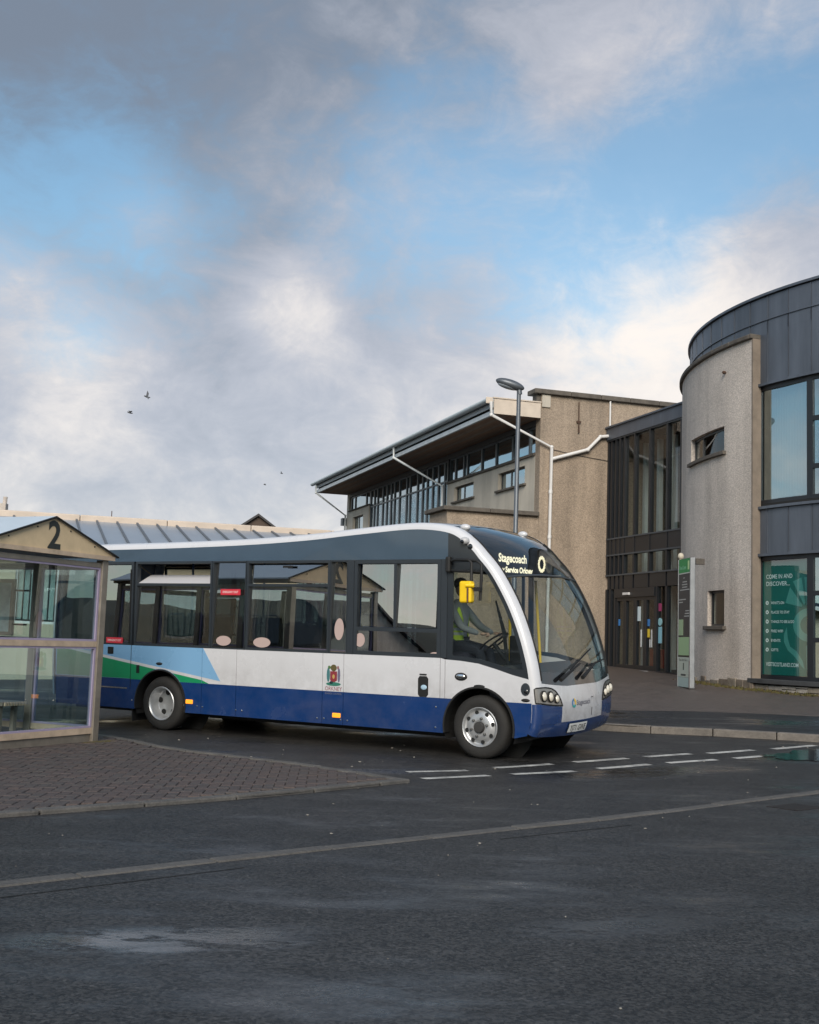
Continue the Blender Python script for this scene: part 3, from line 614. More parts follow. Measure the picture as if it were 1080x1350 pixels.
# ------------------------------------------------------------------ round tower
DC = Vector((16.135, 30.161, 0)); DR = 9.0
drum = empty('round_tower', DC, 0, label='round grey roughcast tower with zinc parapet and tall windows', cat='building')
pol = lambda a, r, z: (r * math.cos(R(a)), r * math.sin(R(a)), z)
def arcs(a0, a1, extra=(), step=1.5):
    n_ = max(1, int(round((a1 - a0) / step))); s_ = sorted(set([round(a0 + (a1 - a0) * i / n_, 4) for i in range(n_ + 1)] + list(extra)))
    return s_
WU, WL = (180.2, 194.1, 6.17, 6.77), (188.8, 194.35, 2.04, 2.88)
wall_cells(arcs(160, 201.3, (WU[0], WU[1], WL[0], WL[1])), [-0.2, 0.85, 2.04, 2.88, 6.17, 6.77, 8.62], [WU, WL], pol, DR, DR - 0.2).build('curved_wall', M_harl2, drum, smooth=30)
MB().prism([(201.31, 0.5), (201.62, 0.5), (201.62, 8.62), (201.31, 8.62)], lambda a, z: pol(a, DR + 0.01, z), lambda a, z: pol(a, DR - 0.22, z)).build('wall_end', M_edge, drum)
def arc_box(name, a0, a1, r0, r1, z0, z1, material, parent, n_=4, bevel=0):
    mb = MB(); P = arcs(a0, a1, (), (a1 - a0) / n_)
    ring = [[pol(a, r0, z0), pol(a, r1, z0), pol(a, r1, z1), pol(a, r0, z1)] for a in P]
    v = [p for q in ring for p in q]; f = [(0, 1, 2, 3), tuple(4 * (len(P) - 1) + q for q in (3, 2, 1, 0))]
    for i_ in range(len(P) - 1):
        for j in range(4): f.append((4 * i_ + j, 4 * i_ + 4 + j, 4 * i_ + 4 + (j + 1) % 4, 4 * i_ + (j + 1) % 4))
    return mb.add(v, f).build(name, material, parent, smooth=30, bevel=bevel)
a = 160.0
while a < 201.6: arc_box('coping_stone', a, min(a + 5.1, 201.62), DR - 0.30, DR + 0.08, 8.621, 8.73, M_stone, drum, 4, 0.02); a += 5.16
def tower_window(w, split):
    a0, a1, z0, z1 = w; rr = DR - 0.10
    f = arc_box('window_frame', a0, a1, rr - 0.05, rr, z0, z0 + 0.05, M_frame, drum)
    arc_box('window_head', a0, a1, rr - 0.05, rr, z1 - 0.06, z1, M_frame, f); arc_box('jamb', a0, a0 + 0.35, rr - 0.049, rr + 0.001, z0 + 0.05, z1 - 0.06, M_frame, f, 1); arc_box('jamb', a1 - 0.35, a1, rr - 0.049, rr + 0.001, z0 + 0.05, z1 - 0.06, M_frame, f, 1)
    if split: arc_box('mullion', split - 0.2, split + 0.2, rr - 0.049, rr + 0.001, z0 + 0.05, z1 - 0.06, M_frame, f, 1)
    for p, q in ([(a0 + 0.35, split - 0.2), (split + 0.2, a1 - 0.35)] if split else [(a0 + 0.35, a1 - 0.35)]): arc_box('pane', p, q, rr - 0.03, rr - 0.024, z0 + 0.05, z1 - 0.06, G_ent, f, 3)
    arc_box('sill', a0 - 0.55, a1 + 0.55, DR - 0.12, DR + 0.09, z0 - 0.09, z0 - 0.001, M_stone, drum, 6, 0.01)
tower_window(WU, 184.9); tower_window(WL, 0)
arc_box('curtain', 192.4, 193.4, DR - 0.55, DR - 0.50, 2.2, 2.85, mat('amber_cloth', (0.55, 0.27, 0.05), 0.8), drum)
# zinc cladding
def zinc(a0, a1, z0, z1, ra): 
    p = arc_box('zinc_panel', a0 + 0.11, a1 - 0.11, ra - 0.02, ra + random.uniform(-0.003, 0.003), z0, z1, M_zinc, drum, 3)
    arc_box('standing_seam', a1 - 0.05, a1 + 0.05, ra - 0.03, ra + 0.014, z0, z1, M_zinc, p, 1)
RZ = DR - 0.20
J = [165 + 4.25 * q for q in range(21)]
for a, b in zip(J, J[1:]): zinc(a, b, 8.72, 9.58, RZ)
J2 = [200.9, 203.25, 207.5, 211.75, 216.0, 220.3, 224.5, 228.75, 233.0, 237.25, 241.5, 245.75, 250]
for a, b in zip(J2, J2[1:]): zinc(a, b, 7.56, 9.02, RZ); zinc(a, b, 3.66, 4.66, RZ)
arc_box('zinc_backing', 160, 250, RZ - 0.2, RZ - 0.03, 8.3, 9.6, M_dark, drum, 30); arc_box('zinc_backing', 200.9, 250, RZ - 0.2, RZ - 0.03, 7.5, 8.299, M_dark, drum, 12); arc_box('zinc_backing', 200.9, 250, RZ - 0.2, RZ - 0.03, 3.6, 4.8, M_dark, drum, 12)
arc_box('parapet_cap', 160, 250, RZ - 0.25, RZ + 0.06, 9.601, 9.66, M_zinc, drum, 36); arc_box('zinc_lip', 160, 250, RZ - 0.01, RZ + 0.03, 9.021, 9.039, M_zinc, drum, 36)
for z in (7.53, 4.70, 3.63): arc_box('zinc_lip', 200.9, 250, RZ - 0.02, RZ + 0.07, z - 0.03, z + 0.03, M_zinc, drum, 16)
# tall windows
def bay(a0, a1, z0, z1, g=G_drum, trans=()):
    rr = RZ - 0.03
    f = arc_box('window_frame', a0, a1, rr - 0.07, rr, z0, z0 + 0.08, M_frame, drum, 2); arc_box('window_head', a0, a1, rr - 0.07, rr, z1 - 0.09, z1, M_frame, f, 2)
    arc_box('jamb', a0, a0 + 0.6, rr - 0.071, rr + 0.001, z0 + 0.08, z1 - 0.09, M_frame, f, 1); arc_box('jamb', a1 - 0.45, a1, rr - 0.071, rr + 0.001, z0 + 0.08, z1 - 0.09, M_frame, f, 1)
    zz = [z0 + 0.08, *trans, z1 - 0.09]
    for t in trans: arc_box('transom', a0 + 0.6, a1 - 0.45, rr - 0.07, rr, t - 0.05, t + 0.05, M_frame, f, 2)
    for c, d in zip(zz, zz[1:]): arc_box('pane', a0 + 0.6, a1 - 0.45, rr - 0.045, rr - 0.037, c + (0.05 if c in trans else 0), d - (0.05 if d in trans else 0), g, f, 1)
    return f
bay(200.9, 211.2, 4.80, 7.50); bay(211.21, 221, 4.80, 7.50, trans=(6.55, 5.5)); bay(211.21, 221, 0.88, 3.60, trans=(2.75, 1.75))
wall_cells(arcs(231.02, 250), [-0.2, 3.60, 4.72, 7.5], [(231, 251, 3.6, 4.72)], pol, RZ - 0.03, RZ - 0.25).build('curved_wall', M_harl2, drum, smooth=30)
for a0_, a1_ in ((221.01, 231),): bay(a0_, a1_, 4.80, 7.50, trans=(6.55, 5.5)); bay(a0_, a1_, 0.88, 3.60, trans=(2.75, 1.75))
b1 = bay(200.9, 211.2, 0.88, 3.60, glass('film_glass', (0.90, 0.95, 0.95), 1.5, 0.11))
M_blind = mat('vertical_blind', (0.62, 0.62, 0.58), 0.8)
a = 201.6
while a < 211: arc_box('blind_slat', a, a + 0.50, DR - 0.50, DR - 0.485, 4.95, 7.38, M_blind, drum, 1); a += 0.56
while a < 230: arc_box('blind_slat', a, a + 0.50, DR - 0.50, DR - 0.485, 4.95, 7.38, M_blind, drum, 1); a += 0.56
arc_box('roller_blind', 211.7, 220, DR - 0.50, DR - 0.485, 2.75, 3.5, M_blind, drum, 3)
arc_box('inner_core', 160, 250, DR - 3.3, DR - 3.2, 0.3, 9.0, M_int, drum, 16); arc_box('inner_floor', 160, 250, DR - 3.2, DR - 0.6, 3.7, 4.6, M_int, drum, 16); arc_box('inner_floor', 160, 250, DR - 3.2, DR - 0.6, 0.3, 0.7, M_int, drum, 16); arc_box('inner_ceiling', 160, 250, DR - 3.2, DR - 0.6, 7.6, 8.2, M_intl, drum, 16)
# green window film with lettering, behind the glass
FR = RZ - 0.09
def film_pt(u, z, lift=0.0):      # u from 0 (left edge seen from the road) to 1
    a0, a1 = R(201.45), R(210.8); p0 = Vector((FR * math.cos(a0), FR * math.sin(a0), 0)); p1 = Vector((FR * math.cos(a1), FR * math.sin(a1), 0))
    nrm = Vector((p0.y - p1.y, p1.x - p0.x, 0)).normalized(); nrm = nrm if nrm.dot(p0) > 0 else -nrm
    p = p0 + (p1 - p0) * u + nrm * lift; return (p.x, p.y, z)
M_film = mat('green_window_film', (0.010, 0.150, 0.130), 0.35, var=0.12, vscale=1.5); M_film2 = mat('pale_green_print', (0.075, 0.30, 0.27), 0.4); M_let = mat('white_print', (0.80, 0.88, 0.88), 0.5)
film = MB().grid([[film_pt(u, z) for z in (0.97, 3.50)] for u in (0, 0.5, 1)]).build('window_film', M_film, drum)
FWID = 1.41
def film_let(body, u, z, size, width): lettering(body, size, lambda x, y: film_pt(u + x / FWID, z + y, 0.004), M_let, film, width=width, bold=0.001)
film_let('COME IN AND', 0.08, 3.10, 0.135, 0.80); film_let('DISCOVER...', 0.08, 2.94, 0.135, 0.72)
for i_, (s_, w_) in enumerate((("WHAT'S ON", 0.40), ('PLACES TO STAY', 0.56), ('THINGS TO SEE & DO', 0.70), ('FREE WIFI', 0.36), ('EVENTS', 0.28), ('GIFTS', 0.22))):
    z = 2.53 - i_ * 0.208; film_let(s_, 0.19, z, 0.085, w_)
    ico = MB().lathe([(0.020, 0), (0.045, 0), (0.045, 0.003), (0.020, 0.003)], 14, lambda a_, b_, c_, z=z: film_pt(0.105 + a_ / FWID, z + 0.03 + b_, 0.003 + c_), close=True).build('icon', M_let, film)
film_let('VISITSCOTLAND.COM', 0.08, 1.16, 0.12, 0.98)
def film_poly(pts): link('printed_leaf', cut_poly(pts, lambda x_, y_: film_pt(x_, y_, 0.0025)), M_film2, film)
film_poly([(0.50, 2.55), (0.60, 2.90), (0.86, 2.50), (0.84, 2.46)]); film_poly([(0.66, 3.02), (0.84, 3.10), (0.92, 2.55), (0.89, 2.50)]); film_poly([(0.90, 3.10), (0.995, 3.10), (0.995, 2.5), (0.94, 2.5)])
film_poly([(0.53, 2.02), (0.47, 1.86), (0.47, 1.70), (0.55, 1.52), (0.70, 1.38), (0.84, 1.18), (0.90, 1.12), (0.86, 1.30), (0.74, 1.50), (0.60, 1.60), (0.55, 1.78)])
q0 = [(0.995 - 0.33 * math.cos(R(t)), 2.07 + 0.36 * math.sin(R(t))) for t in range(-88, 89, 8)]; q1 = [(0.995 - 0.18 * math.cos(R(t)), 2.07 + 0.20 * math.sin(R(t))) for t in range(88, -89, -8)]
film_poly(q0 + q1); film_poly([(0.93, 1.62), (0.995, 1.66), (0.995, 1.05), (0.94, 1.12)])
# stone sill and rubble base
arc_box('stone_sill', 200.6, 250, RZ - 0.1, DR + 0.03, 0.77, 0.875, mat('dark_slate_sill', (0.06, 0.062, 0.065), 0.5, var=0.4, vscale=4), drum, 16, 0.01)
M_rub = [mat('rubble_%d' % q, c, 0.9, var=0.5, vscale=6, bump=0.5, bscale=25) for q, c in enumerate(((0.20, 0.165, 0.13), (0.13, 0.115, 0.10), (0.26, 0.225, 0.18), (0.09, 0.082, 0.072), (0.36, 0.33, 0.29)))]
arc_box('base_mortar', 201.7, 250, DR - 0.5, DR - 0.10, -0.1, 0.765, M_rub[3], drum, 14)
a = 201.75
while a < 249:
    z = 0.38
    w_ = random.uniform(1.4, 2.8)
    while z < 0.74:
        hh = random.uniform(0.09, 0.16); hh = min(hh, 0.76 - z)
        if hh > 0.03: arc_box('base_stone', a, a + w_ - 0.08, DR - 0.16, DR - random.uniform(0.02, 0.06), z, z + hh - 0.012, random.choice(M_rub), drum, 2, 0.012)
        z += hh
    a += w_
a = 181.0
while a < 201.2:
    w_ = random.uniform(1.5, 3.0); b_ = min(a + w_ - 0.07, 201.25); arc_box('base_stone', a, b_, DR - 0.03, DR + random.uniform(0.025, 0.05), 0.45, 0.70 + random.uniform(0.02, 0.16), random.choice((M_rub[0], M_rub[2], M_rub[4], M_rub[2])), drum, 2, 0.015); a += w_
MB().ell(pol(194.5, DR + 0.05, 8.05), 0.05, 0.05, 0.04).build('vent_outlet', M_iron, drum)
# weeds along the foot of the tower
M_moss = mat('moss', (0.060, 0.070, 0.018), 0.95, var=0.6, vscale=8, col2=(0.09, 0.055, 0.02))
mm = MB()
for i_ in range(900):
    a = random.uniform(178, 214); r_ = DR + abs(random.gauss(0, 0.12)) + 0.02; p = pol(a, r_, 0); X, Y = DC.x + p[0], DC.y + p[1]; z = h(X, Y) + 0.10
    s_ = random.uniform(0.015, 0.05); d_ = random.uniform(0, 6.28)
    mm.add([(p[0] - s_ * math.cos(d_), p[1] - s_ * math.sin(d_), z), (p[0] + s_ * math.cos(d_), p[1] + s_ * math.sin(d_), z), (p[0] + random.uniform(-0.02, 0.02), p[1] + random.uniform(-0.02, 0.02), z + s_ * random.uniform(0.5, 1.8))], [(0, 1, 2)])
mo = mm.build('moss', M_moss); mo.location = DC; tag(mo, 'moss and small weeds along the foot of the round tower', kind='stuff')

# ------------------------------------------------------------------ the bus
BX, BY, BYAW, BTILT = -3.540, 17.658, -0.54926, 0.037
WB, TW = 5.256, 2.36
bus = empty('bus', (BX, BY, h(BX, BY) - 0.002), 0, label='white and blue single-decker bus with curved front and green swoosh at the rear', cat='bus')
bus.rotation_euler = (BTILT, 0, BYAW)
BM = Matrix.Translation(bus.location) @ bus.rotation_euler.to_matrix().to_4x4(); BMI = BM.inverted()
def bpx(x, y, t=0.0):
    """picture point -> (s, z) on the bus's own plane at depth t from its near side"""
    o = BMI @ Vector((0, 0, CAM_H)); d = BMI.to_3x3() @ px_dir(x, y); k_ = (t - o.y) / d.y; return o.x + d.x * k_, o.z + d.z * k_
P_white = mat('bus_white_paint', (0.60, 0.605, 0.63), 0.28, coat=0.6, var=0.07, vscale=1.2, dirt=0.62)
P_navy = mat('bus_blue_paint', (0.003, 0.036, 0.155), 0.24, coat=0.7, var=0.25, vscale=1.5, dirt=0.20)
P_sky = mat('bus_light_blue_paint', (0.19, 0.38, 0.60), 0.28, coat=0.6, var=0.05, vscale=1.2)
P_green = mat('bus_green_paint', (0.010, 0.235, 0.095), 0.28, coat=0.6)
P_slate = mat('bus_slate_panel', (0.050, 0.082, 0.120), 0.22, coat=0.7, var=0.15, vscale=1.5)
P_black = mat('bus_gloss_black', (0.010, 0.011, 0.013), 0.12, coat=0.8)
P_trim = mat('bus_dark_trim', (0.026, 0.032, 0.039), 0.35)
P_rub = mat('bus_rubber', (0.008, 0.008, 0.008), 0.65)
P_tyre = mat('tyre_rubber', (0.020, 0.019, 0.018), 0.8, var=0.4, vscale=12, bump=0.2, bscale=40)
P_rim = mat('silver_wheel', (0.52, 0.53, 0.54), 0.36, 0.55, var=0.25, vscale=6)
P_chrome = mat('chrome', (0.8, 0.8, 0.8), 0.12, 1.0)
P_amber = mat('amber_lens', (0.9, 0.30, 0.02), 0.3, emit=(1.0, 0.35, 0.03), estr=0.5)
P_red = mat('red_label', (0.55, 0.03, 0.05), 0.5); P_pink = mat('pink_sticker', (0.42, 0.32, 0.295), 0.7); P_yel = mat('mirror_yellow', (0.85, 0.56, 0.01), 0.4, var=0.08)
P_led = mat('amber_led', (0.9, 0.85, 0.65), 0.5, emit=(1.0, 0.86, 0.56), estr=0.75)
P_seat = mat('seat_moquette', (0.030, 0.028, 0.050), 0.9, var=0.5, vscale=30); P_pole = mat('blue_handrail', (0.02, 0.13, 0.42), 0.35, coat=0.4); P_grey = mat('bus_interior_grey', (0.33, 0.34, 0.35), 0.7); P_floor = mat('bus_floor', (0.05, 0.05, 0.055), 0.8)
G_bus = glass('bus_side_glass', (0.28, 0.31, 0.32), 1.62, 0.32); G_far = glass('bus_far_glass', (0.82, 0.85, 0.85), 1.45, 0.0); G_cab = glass('bus_cab_glass', (0.80, 0.84, 0.83), 1.52, 0.03); G_ws = glass('bus_windscreen_glass', (0.72, 0.76, 0.75), 1.45, 0.0)

# side outline of the body, from the front valance up and over the roof to the tail
OUT = [(6.08, 0.27), (6.14, 0.40), (6.165, 0.60), (6.155, 0.80), (6.125, 1.00), (6.075, 1.26), (5.965, 1.62), (5.805, 1.99), (5.575, 2.37), (5.350, 2.62), (5.110, 2.800), (4.87, 2.910), (4.56, 2.965), (4.15, 2.975), (3.42, 2.925), (2.65, 2.870), (1.5, 2.825), (0, 2.800), (-1.3, 2.79), (-1.95, 2.77), (-2.24, 2.68), (-2.36, 2.48), (-2.42, 1.6), (-2.42, 0.9), (-2.38, 0.40)]
OS = [(p.x, p.y) for p in spline([(*p, 0) for p in OUT], 5)]
ON = []
for i_ in range(len(OS)):
    a, b = OS[max(0, i_ - 1)], OS[min(len(OS) - 1, i_ + 1)]; d = Vector((b[0] - a[0], b[1] - a[1])).normalized(); ON.append((d.y, -d.x))
def o_at(u):
    i_ = min(len(OS) - 2, max(0, int(u))); f = u - i_
    L = lambda A: (A[i_][0] + (A[i_ + 1][0] - A[i_][0]) * f, A[i_][1] + (A[i_ + 1][1] - A[i_][1]) * f)
    p, n_ = L(OS), L(ON); return p, n_
ROOF_I = max(range(len(OS)), key=lambda i_: OS[i_][1])
def u_front(z):
    for i_ in range(ROOF_I):
        if OS[i_][1] <= z <= OS[i_ + 1][1]: return i_ + (z - OS[i_][1]) / max(1e-6, OS[i_ + 1][1] - OS[i_][1])
    return 0.0 if z < OS[0][1] else float(ROOF_I)
def ins(t, z):
    r_ = 0.085; tt = min(t, TW - t); e = 0.10 if z < 2.6 else (0.10 - 0.06 * min(1, (z - 2.6) / 0.3)); tau = (t - TW / 2) / (TW / 2); v = e * tau * tau
    if tt < r_: q = 1 - max(0, tt) / r_; v += r_ * (1 - math.sqrt(max(0, 1 - q * q)))
    return v
def shell(u, t, off=0.0):
    p, n_ = o_at(u); k_ = off - ins(t, p[1]); return (p[0] + n_[0] * k_, t, p[1] + n_[1] * k_)
def F(t, z, off=0.0): return shell(u_front(z), t, off)
def FP(poly, off, nx=10, ny=8): return cut_poly(poly, lambda t, z: F(t, z, off), nx, ny)
SIDE = [(shell(i_, 0)[0], shell(i_, 0)[2]) for i_ in range(len(OS))]
NU = len(OS) - 1
def side_s(z):        # front edge of the flat side at height z
    for a, b in zip(SIDE, SIDE[1:ROOF_I + 1]):
        if a[1] <= z <= b[1]: return a[0] + (b[0] - a[0]) * (z - a[1]) / max(1e-6, b[1] - a[1])
    return SIDE[0][0]
def side_z(s):        # top edge of the flat side at station s
    for a, b in zip(SIDE[ROOF_I - 22:], SIDE[ROOF_I - 21:]):
        if b[0] <= s <= a[0]: return a[1] + (b[1] - a[1]) * (a[0] - s) / max(1e-6, a[0] - b[0])
    return 2.6
def plate(name, poly, material, t0=0.0, t1=0.02, parent=None, bevel=0.0):
    return MB().prism(poly, lambda s, z: (s, t0, z), lambda s, z: (s, t1, z)).build(name, material, parent or bus, bevel=bevel)
# white rounded edges (pillars and cant rails), roof, tail
TT = [0, 0.006, 0.018, 0.035, 0.06, 0.085, 0.12]
u0 = u_front(0.90)
us_ = [u0] + [i_ for i_ in range(int(u0) + 1, NU + 1)]
for mir in (0, 1): MB().grid([[shell(u, (TW - t) if mir else t) for t in TT] for u in us_]).build('pillar_and_cant_rail', P_white, bus, smooth=60)
ur = u_front(2.925); tm = [0.12 + (TW - 0.24) * i_ / 10 for i_ in range(11)]
MB().grid([[shell(u, t) for t in tm] for u in [ur] + list(range(int(ur) + 1, NU - 18))]).build('roof', P_white, bus, smooth=60)
MB().grid([[shell(u, t) for t in tm] for u in range(NU - 19, NU + 1)]).build('tail_panel', P_navy, bus, smooth=60)
# front: destination panel, windscreen, mask, nose
tz = lambda t: 0.89 + 0.10 * ((t - TW / 2) / (TW / 2)) ** 2
ts = [0.12 + (TW - 0.24) * i_ / 14 for i_ in range(15)]
dest = link('destination_panel', FP([(0.12, 2.30), (TW - 0.12, 2.30), (TW - 0.12, 2.925), (0.12, 2.925)], -0.004, 12, 10), glass('destination_glass', (0.70, 0.74, 0.76), 1.30, 0.03), bus)
S_LED = 5.06
box('display_box', (4.75, 0.16, 2.33), (S_LED, TW - 0.16, 2.78), P_rub, dest); box('display_shelf', (S_LED + 0.001, 0.16, 2.285), (5.50, TW - 0.16, 2.305), P_rub, dest)
def fpx(x, y, s0):
    o = BMI @ Vector((0, 0, CAM_H)); d = BMI.to_3x3() @ px_dir(x, y); k_ = (s0 - o.x) / d.x; return o.y + d.y * k_, o.z + d.z * k_
ws = link('windscreen', FP([(t, 1.06 + 0.06 * ((t - TW / 2) / (TW / 2)) ** 2) for t in ts] + [(TW - 0.12, 2.27), (0.12, 2.27)], -0.006, 14, 14), G_ws, bus)
MB().tube([F(t, 2.285, 0.004) for t in ts], 0.014, 6).build('screen_rubber', P_trim, ws)
for t in (0.125, TW - 0.125): MB().tube([F(t, z, 0.002) for z in [1.0 + 0.1 * q for q in range(19)]], 0.013, 6).build('screen_rubber', P_rub, ws)
link('screen_mask', FP([(t, tz(t)) for t in ts] + [(t, 1.06 + 0.06 * ((t - TW / 2) / (TW / 2)) ** 2) for t in ts[::-1]], -0.004, 14, 3), P_black, bus)
tall = [0, 0.003, 0.010, 0.022, 0.042, 0.064, 0.085, 0.10] + ts[1:-1] + [TW - q for q in (0.10, 0.085, 0.064, 0.042, 0.022, 0.010, 0.003, 0)]
nose = MB().grid([[F(t, 0.46 + (max(tz(t), 0.905 if 0.10 <= t <= TW - 0.10 else 0.93) - 0.46) * q / 8, -0.002) for t in tall] for q in range(9)]).build('nose_panel', P_white, bus, smooth=60)
bump_ = MB().grid([[F(t, 0.275 + 0.185 * q / 5, -0.001) for t in tall] for q in range(6)]).build('front_bumper', P_navy, bus, smooth=60)
for mir in (0, 1):
    X = lambda t: TW - t if mir else t
    TL = [0, 0.003, 0.010, 0.022, 0.042, 0.064, 0.085, 0.12, 0.18, 0.25, 0.32, 0.40, 0.46, 0.505, 0.54]
    def lerp(tab, t):
        for (a, p), (b, q) in zip(tab, tab[1:]):
            if a <= t <= b: return p + (q - p) * (t - a) / (b - a)
        return tab[-1][1]
    top_b = [(0, 0.722), (0.2, 0.697), (0.4, 0.674), (0.54, 0.655)]
    MB().grid([[F(X(t), 0.452 + (lerp(top_b, t) - 0.452) * q / 4, 0.003) for t in TL] for q in range(5)]).build('bumper_corner', P_navy, bus, smooth=60)
    h_lo = [(0, 0.735), (0.2, 0.703), (0.4, 0.682), (0.54, 0.672)]; h_hi = [(0, 0.90), (0.02, 0.922), (0.2, 0.917), (0.32, 0.895), (0.42, 0.85), (0.50, 0.76), (0.54, 0.676)]
    TH_ = TL[2:]
    hl = [(t, lerp(h_lo, t)) for t in TH_] + [(t, lerp(h_hi, t)) for t in TH_[::-1]]
    H = MB().grid([[F(X(t), lerp(h_lo, t) + (lerp(h_hi, t) - lerp(h_lo, t)) * q / 4, 0.004) for t in TH_] for q in range(5)]).build('headlight', mat('headlamp_reflector', (0.30, 0.28, 0.26), 0.25, 0.7), bus, smooth=60)
    MB().tube([F(X(t), z, 0.006) for t, z in hl + hl[:1]], 0.008, 5).build('lamp_rim', P_rub, H)
    for (t, z, r_) in ((0.125, 0.812, 0.070), (0.268, 0.796, 0.070), (0.405, 0.765, 0.058)):
        c = Vector(F(X(t), z, 0.006)); nn = (Vector(F(X(t), z, 0.1)) - c).normalized(); ax = nn.cross(Vector((0, 0, 1))).normalized(); ay = ax.cross(nn)
        pl_ = lambda a, b, hh, c=c, ax=ax, ay=ay, nn=nn: tuple(c + ax * a + ay * b + nn * hh)
        MB().lathe([(r_, 0.0), (r_ * 1.0, 0.012), (r_ * 0.86, 0.014), (r_ * 0.82, 0.004)], 16, pl_).build('lamp_bezel', P_rub, H, smooth=40)
        MB().lathe([(r_ * 0.8, 0.004), (r_ * 0.7, 0.020), (r_ * 0.35, 0.028), (0.002, 0.030)], 14, pl_).build('lamp_lens', mat('lamp_lens', (0.75, 0.70, 0.60), 0.12, 0.3, emit=(1, 0.85, 0.6), estr=0.06), H, smooth=60)
# plate, badge, hatch
npl = link('number_plate', FP([(0.74, 0.325), (1.27, 0.325), (1.27, 0.435), (0.74, 0.435)], 0.016, 6, 2), mat('plate_white', (0.72, 0.72, 0.70), 0.5), bus)
MB().grid([[F(t, z, 0.012) for z in (0.32, 0.38, 0.44)] for t in (0.735, 0.9, 1.1, 1.275)]).build('plate_backing', P_rub, npl)
lettering('YJ71 GWE', 0.10, lambda x_, y_: F(0.78 + x_, 0.345 + y_, 0.019), P_rub, npl, width=0.45, bold=0.0005)
lettering('Stagecoach', 0.088, lambda x_, y_: F(0.93 + x_, 0.655 + y_, 0.002), mat('badge_grey', (0.10, 0.10, 0.14), 0.5), nose, width=0.42, bold=0.0005)
for i_, c in enumerate(((0.03, 0.17, 0.40), (0.02, 0.30, 0.30), (0.75, 0.50, 0.03))):
    a0 = 90 + 120 * i_; pg = [(0.855 + 0.058 * math.cos(R(a_)), 0.685 + 0.058 * math.sin(R(a_))) for a_ in range(a0, a0 + 121, 15)] + [(0.855 + 0.030 * math.cos(R(a_)), 0.685 + 0.030 * math.sin(R(a_))) for a_ in range(a0 + 120, a0 - 1, -15)]
    link('badge_segment', FP(pg, 0.003, 1, 1), st(c), nose)
for a, b in (((1.42, 0.50), (1.42, 0.60)), ((1.40, 0.73), (1.47, 0.73))): MB().tube([F(*a, 0.001), F(*b, 0.001)], 0.004, 4).build('hatch_line', P_rub, nose)
# destination lettering
t0_, z0_ = fpx(657, 741, S_LED); t1_, z1_ = fpx(694, 744, S_LED); tr_, zr_ = fpx(714, 744, S_LED)
def dl(body, t, z, size, w): lettering(body, size, lambda x_, y_: (S_LED + 0.004, t + x_, z + y_), P_led, dest, width=w, bold=0.005)
dl('Stagecoach', t0_, z0_ + 0.012, 0.155, t1_ - t0_); dl('ry Service Orkney', t0_ + 0.06, z0_ - 0.125, 0.105, (t1_ - t0_) * 1.16)
for i_ in range(14):
    a_ = 2 * math.pi * i_ / 14; MB().lathe([(0.026, 0), (0.026, 0.006)], 8, lambda a, b, c, a_=a_: (S_LED + 0.001 + c, tr_ + 0.095 * math.cos(a_) + a, zr_ + 0.095 * math.sin(a_) + b)).build('led_dot', P_led, dest)
# wipers
for (t0, z0, t1, z1, b0, b1) in ((0.50, 0.985, 1.05, 1.16, (0.82, 1.10), (1.60, 1.34)), (1.10, 0.985, 1.60, 1.16, (1.40, 1.12), (2.10, 1.20))):
    w_ = MB().tube([F(t0, z0, 0.04), F(t1, z1, 0.055)], [0.028, 0.012], 6).build('wiper', P_rub, bus); MB().tube([F(*b0, 0.02), F(*b1, 0.02)], 0.011, 5).build('wiper_blade', P_rub, w_)
for t in (0.30, 1.98):
    p = shell(u_front(2.905), t); MB().ell(p, 0.075, 0.05, 0.045).build('marker_lamp', P_white, bus, smooth=80)
